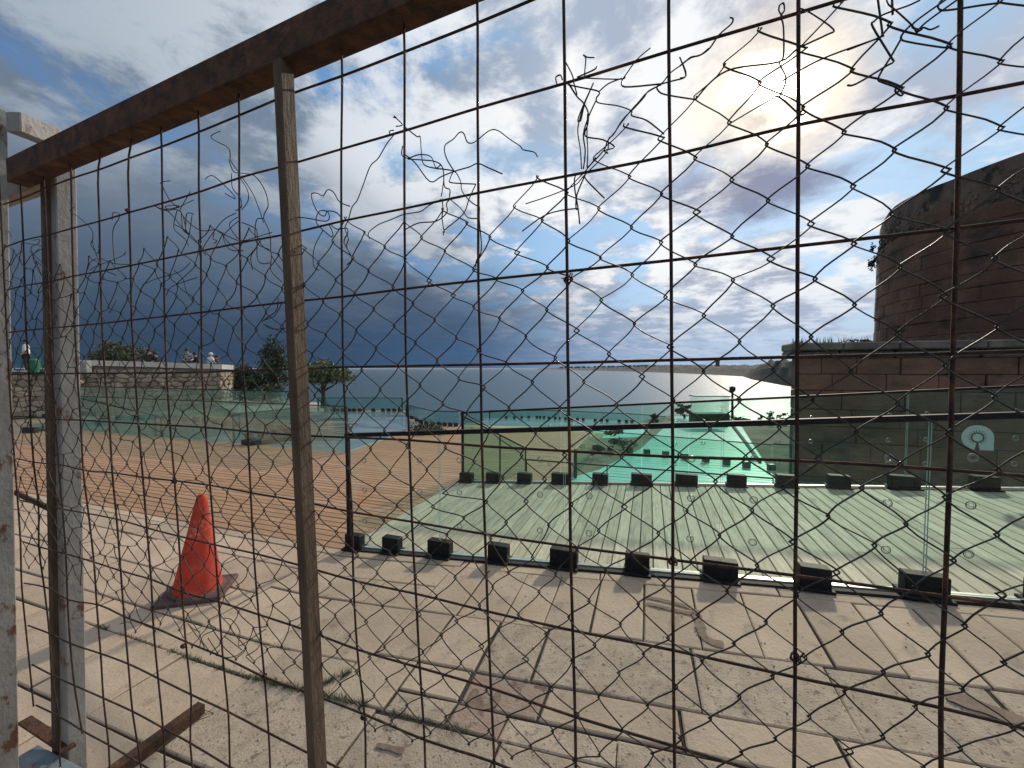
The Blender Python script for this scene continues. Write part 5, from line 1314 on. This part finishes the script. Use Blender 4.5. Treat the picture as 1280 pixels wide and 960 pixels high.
for pts in [[(400, 90), (372, 115), (430, 155), (505, 230), (510, 310), (540, 400), (560, 440)], [(505, 290), (500, 320), (540, 370), (545, 310)], [(625, 170), (630, 125), (665, 130), (665, 160), (630, 230), (635, 380), (645, 435)], [(705, 360), (690, 380), (600, 420), (540, 440), (490, 470)], [(530, 400), (495, 420), (475, 470)], [(560, 400), (640, 430), (740, 435)], [(20, 270), (0, 230)], [(100, 305), (210, 330), (140, 380), (100, 440)], [(150, 290), (190, 285), (180, 310), (140, 330), (150, 370), (200, 420), (210, 480)], [(130, 350), (170, 420), (210, 520)], [(190, 340), (150, 390), (200, 500)], [(90, 355), (50, 380), (20, 440)], [(650, 500), (600, 480), (570, 470)], [(650, 650), (610, 725)], [(300, 450), (320, 490), (285, 490)]]: T(*q, pts)
q = (100, 600, 4)
for pts in [[(600, 760), (560, 740), (540, 720), (620, 830), (600, 835), (615, 780), (680, 745), (640, 720)], [(640, 790), (690, 870), (680, 875), (700, 850)], [(720, 690), (760, 700), (800, 760), (795, 830), (890, 770), (930, 745)], [(820, 850), (780, 880), (720, 890)], [(720, 780), (810, 850)], [(830, 880), (880, 850), (900, 820)], [(830, 885), (890, 940), (930, 990)], [(200, 720), (240, 710), (260, 720)], [(410, 750), (445, 775)]]: T(*q, pts)

# ------------------------------------------------------------------ traffic cone
cpos = on_z(247, 741); t = thing('traffic_cone', 'faded orange red traffic cone on a dark square base', 'traffic cone', (cpos.x, cpos.y, 0))
cpos = Vector((cpos.x, cpos.y, 0)); axc = Vector((.072, .0, 1)).normalized()
mb = MB(); ca, sa = math.cos(R(16)), math.sin(R(16)); mb.box(cpos + Vector((0, 0, .018)), .40, .34, .032, Vector((ca, sa, 0)), Vector((-sa, ca, 0)), bev=.010)
mb.lathe([(.17, .03), (.165, .045), (.15, .052)], 28, cpos, axc); mb.build('base', M['cone_base'], t)
cm = M['cone'].node_tree; cn = NT(cm); cb = cm.nodes['Principled BSDF']; src_ = cb.inputs['Base Color'].links[0].from_socket
cg = cn.node('ShaderNodeNewGeometry'); cz = cn.node('ShaderNodeSeparateXYZ'); cm.links.new(cg.outputs['Position'], cz.inputs[0])
band = cn.math('MULTIPLY', cn.sstep(cz.outputs[2], .38, .47), cn.sstep(cz.outputs[2], .58, .50))
scf = cn.math('MULTIPLY', band, cn.sstep(cn.noise(cg.outputs['Position'], 42, 7, .75), .50, .62))
cm.links.new(cn.mix(cn.math('MULTIPLY', scf, .7), src_, (.55, .27, .20)), cb.inputs['Base Color'])
prof_ = [(.150, .040), (.146, .055), (.138, .085), (.128, .14), (.116, .21), (.104, .28), (.091, .35), (.078, .42), (.066, .49), (.053, .56), (.041, .63), (.033, .68), (.026, .705), (.016, .715)]
mb = MB(); mb.lathe(prof_, 40, cpos, axc); mb.build('cone_body', M['cone'], t, True)

# rusty beam lying on the paving
p0 = on_z(252, 884, .025); p1 = on_z(150, 960, .03); d = (p1 - p0).normalized(); p1 = p0 + d * .9; sd = d.cross(Vector((0, 0, 1))).normalized()
t = thing('steel_beam', 'short rusty brown square tube lying on the paving', 'beam', p0)
mb = MB(); hw, th = .022, .003
for o_, a_, b_ in ((sd * (hw - th / 2), th, 2 * hw), (-sd * (hw - th / 2), th, 2 * hw), (Vector((0, 0, hw - th / 2)), 2 * hw, th), (-Vector((0, 0, hw - th / 2)), 2 * hw, th)):
    mb.box((p0 + p1) / 2 + o_, (p1 - p0).length - (0 if a_ == th else .002), a_ - (0 if a_ == th else .0065), b_, d, sd)
mb.build('tube_wall', M['rust'], t)
mb = MB(); mb.tube(catmull([p0 + Vector((.0, 0, -.01)), p0 + sd * -.05 + Vector((.02, 0, -.02)), p0 + sd * -.03 - d * -.04 + Vector((0, 0, -.02))], 4), .0015, 4); mb.build('wire_end', M['rust_wire'], t)
p = on_z(48, 915, .3); mb = MB(); a = on_z(20, 893, .25); b = on_z(100, 945, .25); d = (b - a).normalized(); mb.box((a + b) / 2, (b - a).length * .7, .035, .010, d, d.cross(Vector((0, 0, 1))).normalized())
o = mb.build('rusty_strip', M['rust']); tag(o, 'rusty flat strip resting across the bottom left frame', 'metal strip')

# grass growing in the joints
mb = MB()
def tuft(p, n_, h, spr):
    for i in range(n_):
        q = p + Vector((random.gauss(0, spr), random.gauss(0, spr), 0)); a = random.uniform(0, 2 * PI); hh = h * random.uniform(.4, 1.2); ln = Vector((math.cos(a), math.sin(a), 0)) * hh * random.uniform(.2, 1.0)
        s_ = Vector((-math.sin(a), math.cos(a), 0)) * random.uniform(.0008, .0016)
        m1 = q + ln * .45 + Vector((0, 0, hh * .7)); e = q + ln + Vector((0, 0, hh * .95)); mb.add([q - s_, q + s_, m1 + s_ * .7, m1 - s_ * .7, e], [(0, 1, 2, 3), (3, 2, 4)])
def seam(X0_, Y0_, X1_, Y1_, n_, h, per=9, spr=.008):
    for i in range(n_):
        f = random.random(); X = X0_ + (X1_ - X0_) * f; Y = Y0_ + (Y1_ - Y0_) * f + random.gauss(0, .004)
        if noise.noise((X * 3.1, Y * 2, 5)) < -.35: continue
        tuft(W(X, Y, gz(X, Y) - .006), per, h, spr)
seam(-3.25, 1.46, -1.45, 1.46, 170, .018); seam(-1.9, 1.46, -1.2, 1.455, 120, .03, 12); seam(-1.55, 1.46, -1.42, 1.62, 60, .03); seam(-1.3, 1.455, -.7, 1.45, 60, .018); seam(-3.2, 1.68, -1.9, 1.68, 50, .012)
tag(mb.build('joint_grass', M['grass']), 'green grass tufts growing in the paving joints near the cone', 'grass', kind='stuff')
mb = MB()
for i in range(420):
    X = random.uniform(-2.2, 1.8); Y = random.uniform(1.0, 2.6); s_ = random.uniform(.0015, .005); p = W(X, Y, gz(X, Y) + s_ * .4)
    mb.lathe([(s_, -s_ * .5), (s_ * .9, s_ * .3)], 5, p)
tag(mb.build('grit', M['slab_rough']), 'fine loose grit scattered on the paving', 'grit', kind='stuff')
# ------------------------------------------------------------------ haze over the bay
mb = MB(); mb.box((0, 0, (8.5 + SZ - 1) / 2), 170000, 170000, 8.5 - SZ + 1)
hm = bpy.data.materials.new('haze'); hm.use_nodes = True; ht = NT(hm.node_tree); ht.n.clear()
ho = ht.node('ShaderNodeOutputMaterial'); pv = ht.node('ShaderNodeVolumePrincipled'); pv.inputs['Color'].default_value = (.80, .88, 1, 1); pv.inputs['Density'].default_value = .000016; pv.inputs['Anisotropy'].default_value = 0.0
ht.l.new(pv.outputs[0], ho.inputs['Volume'])
tag(mb.build('haze', hm), 'pale sea haze', kind='stuff')
print('objects', len(bpy.data.objects))
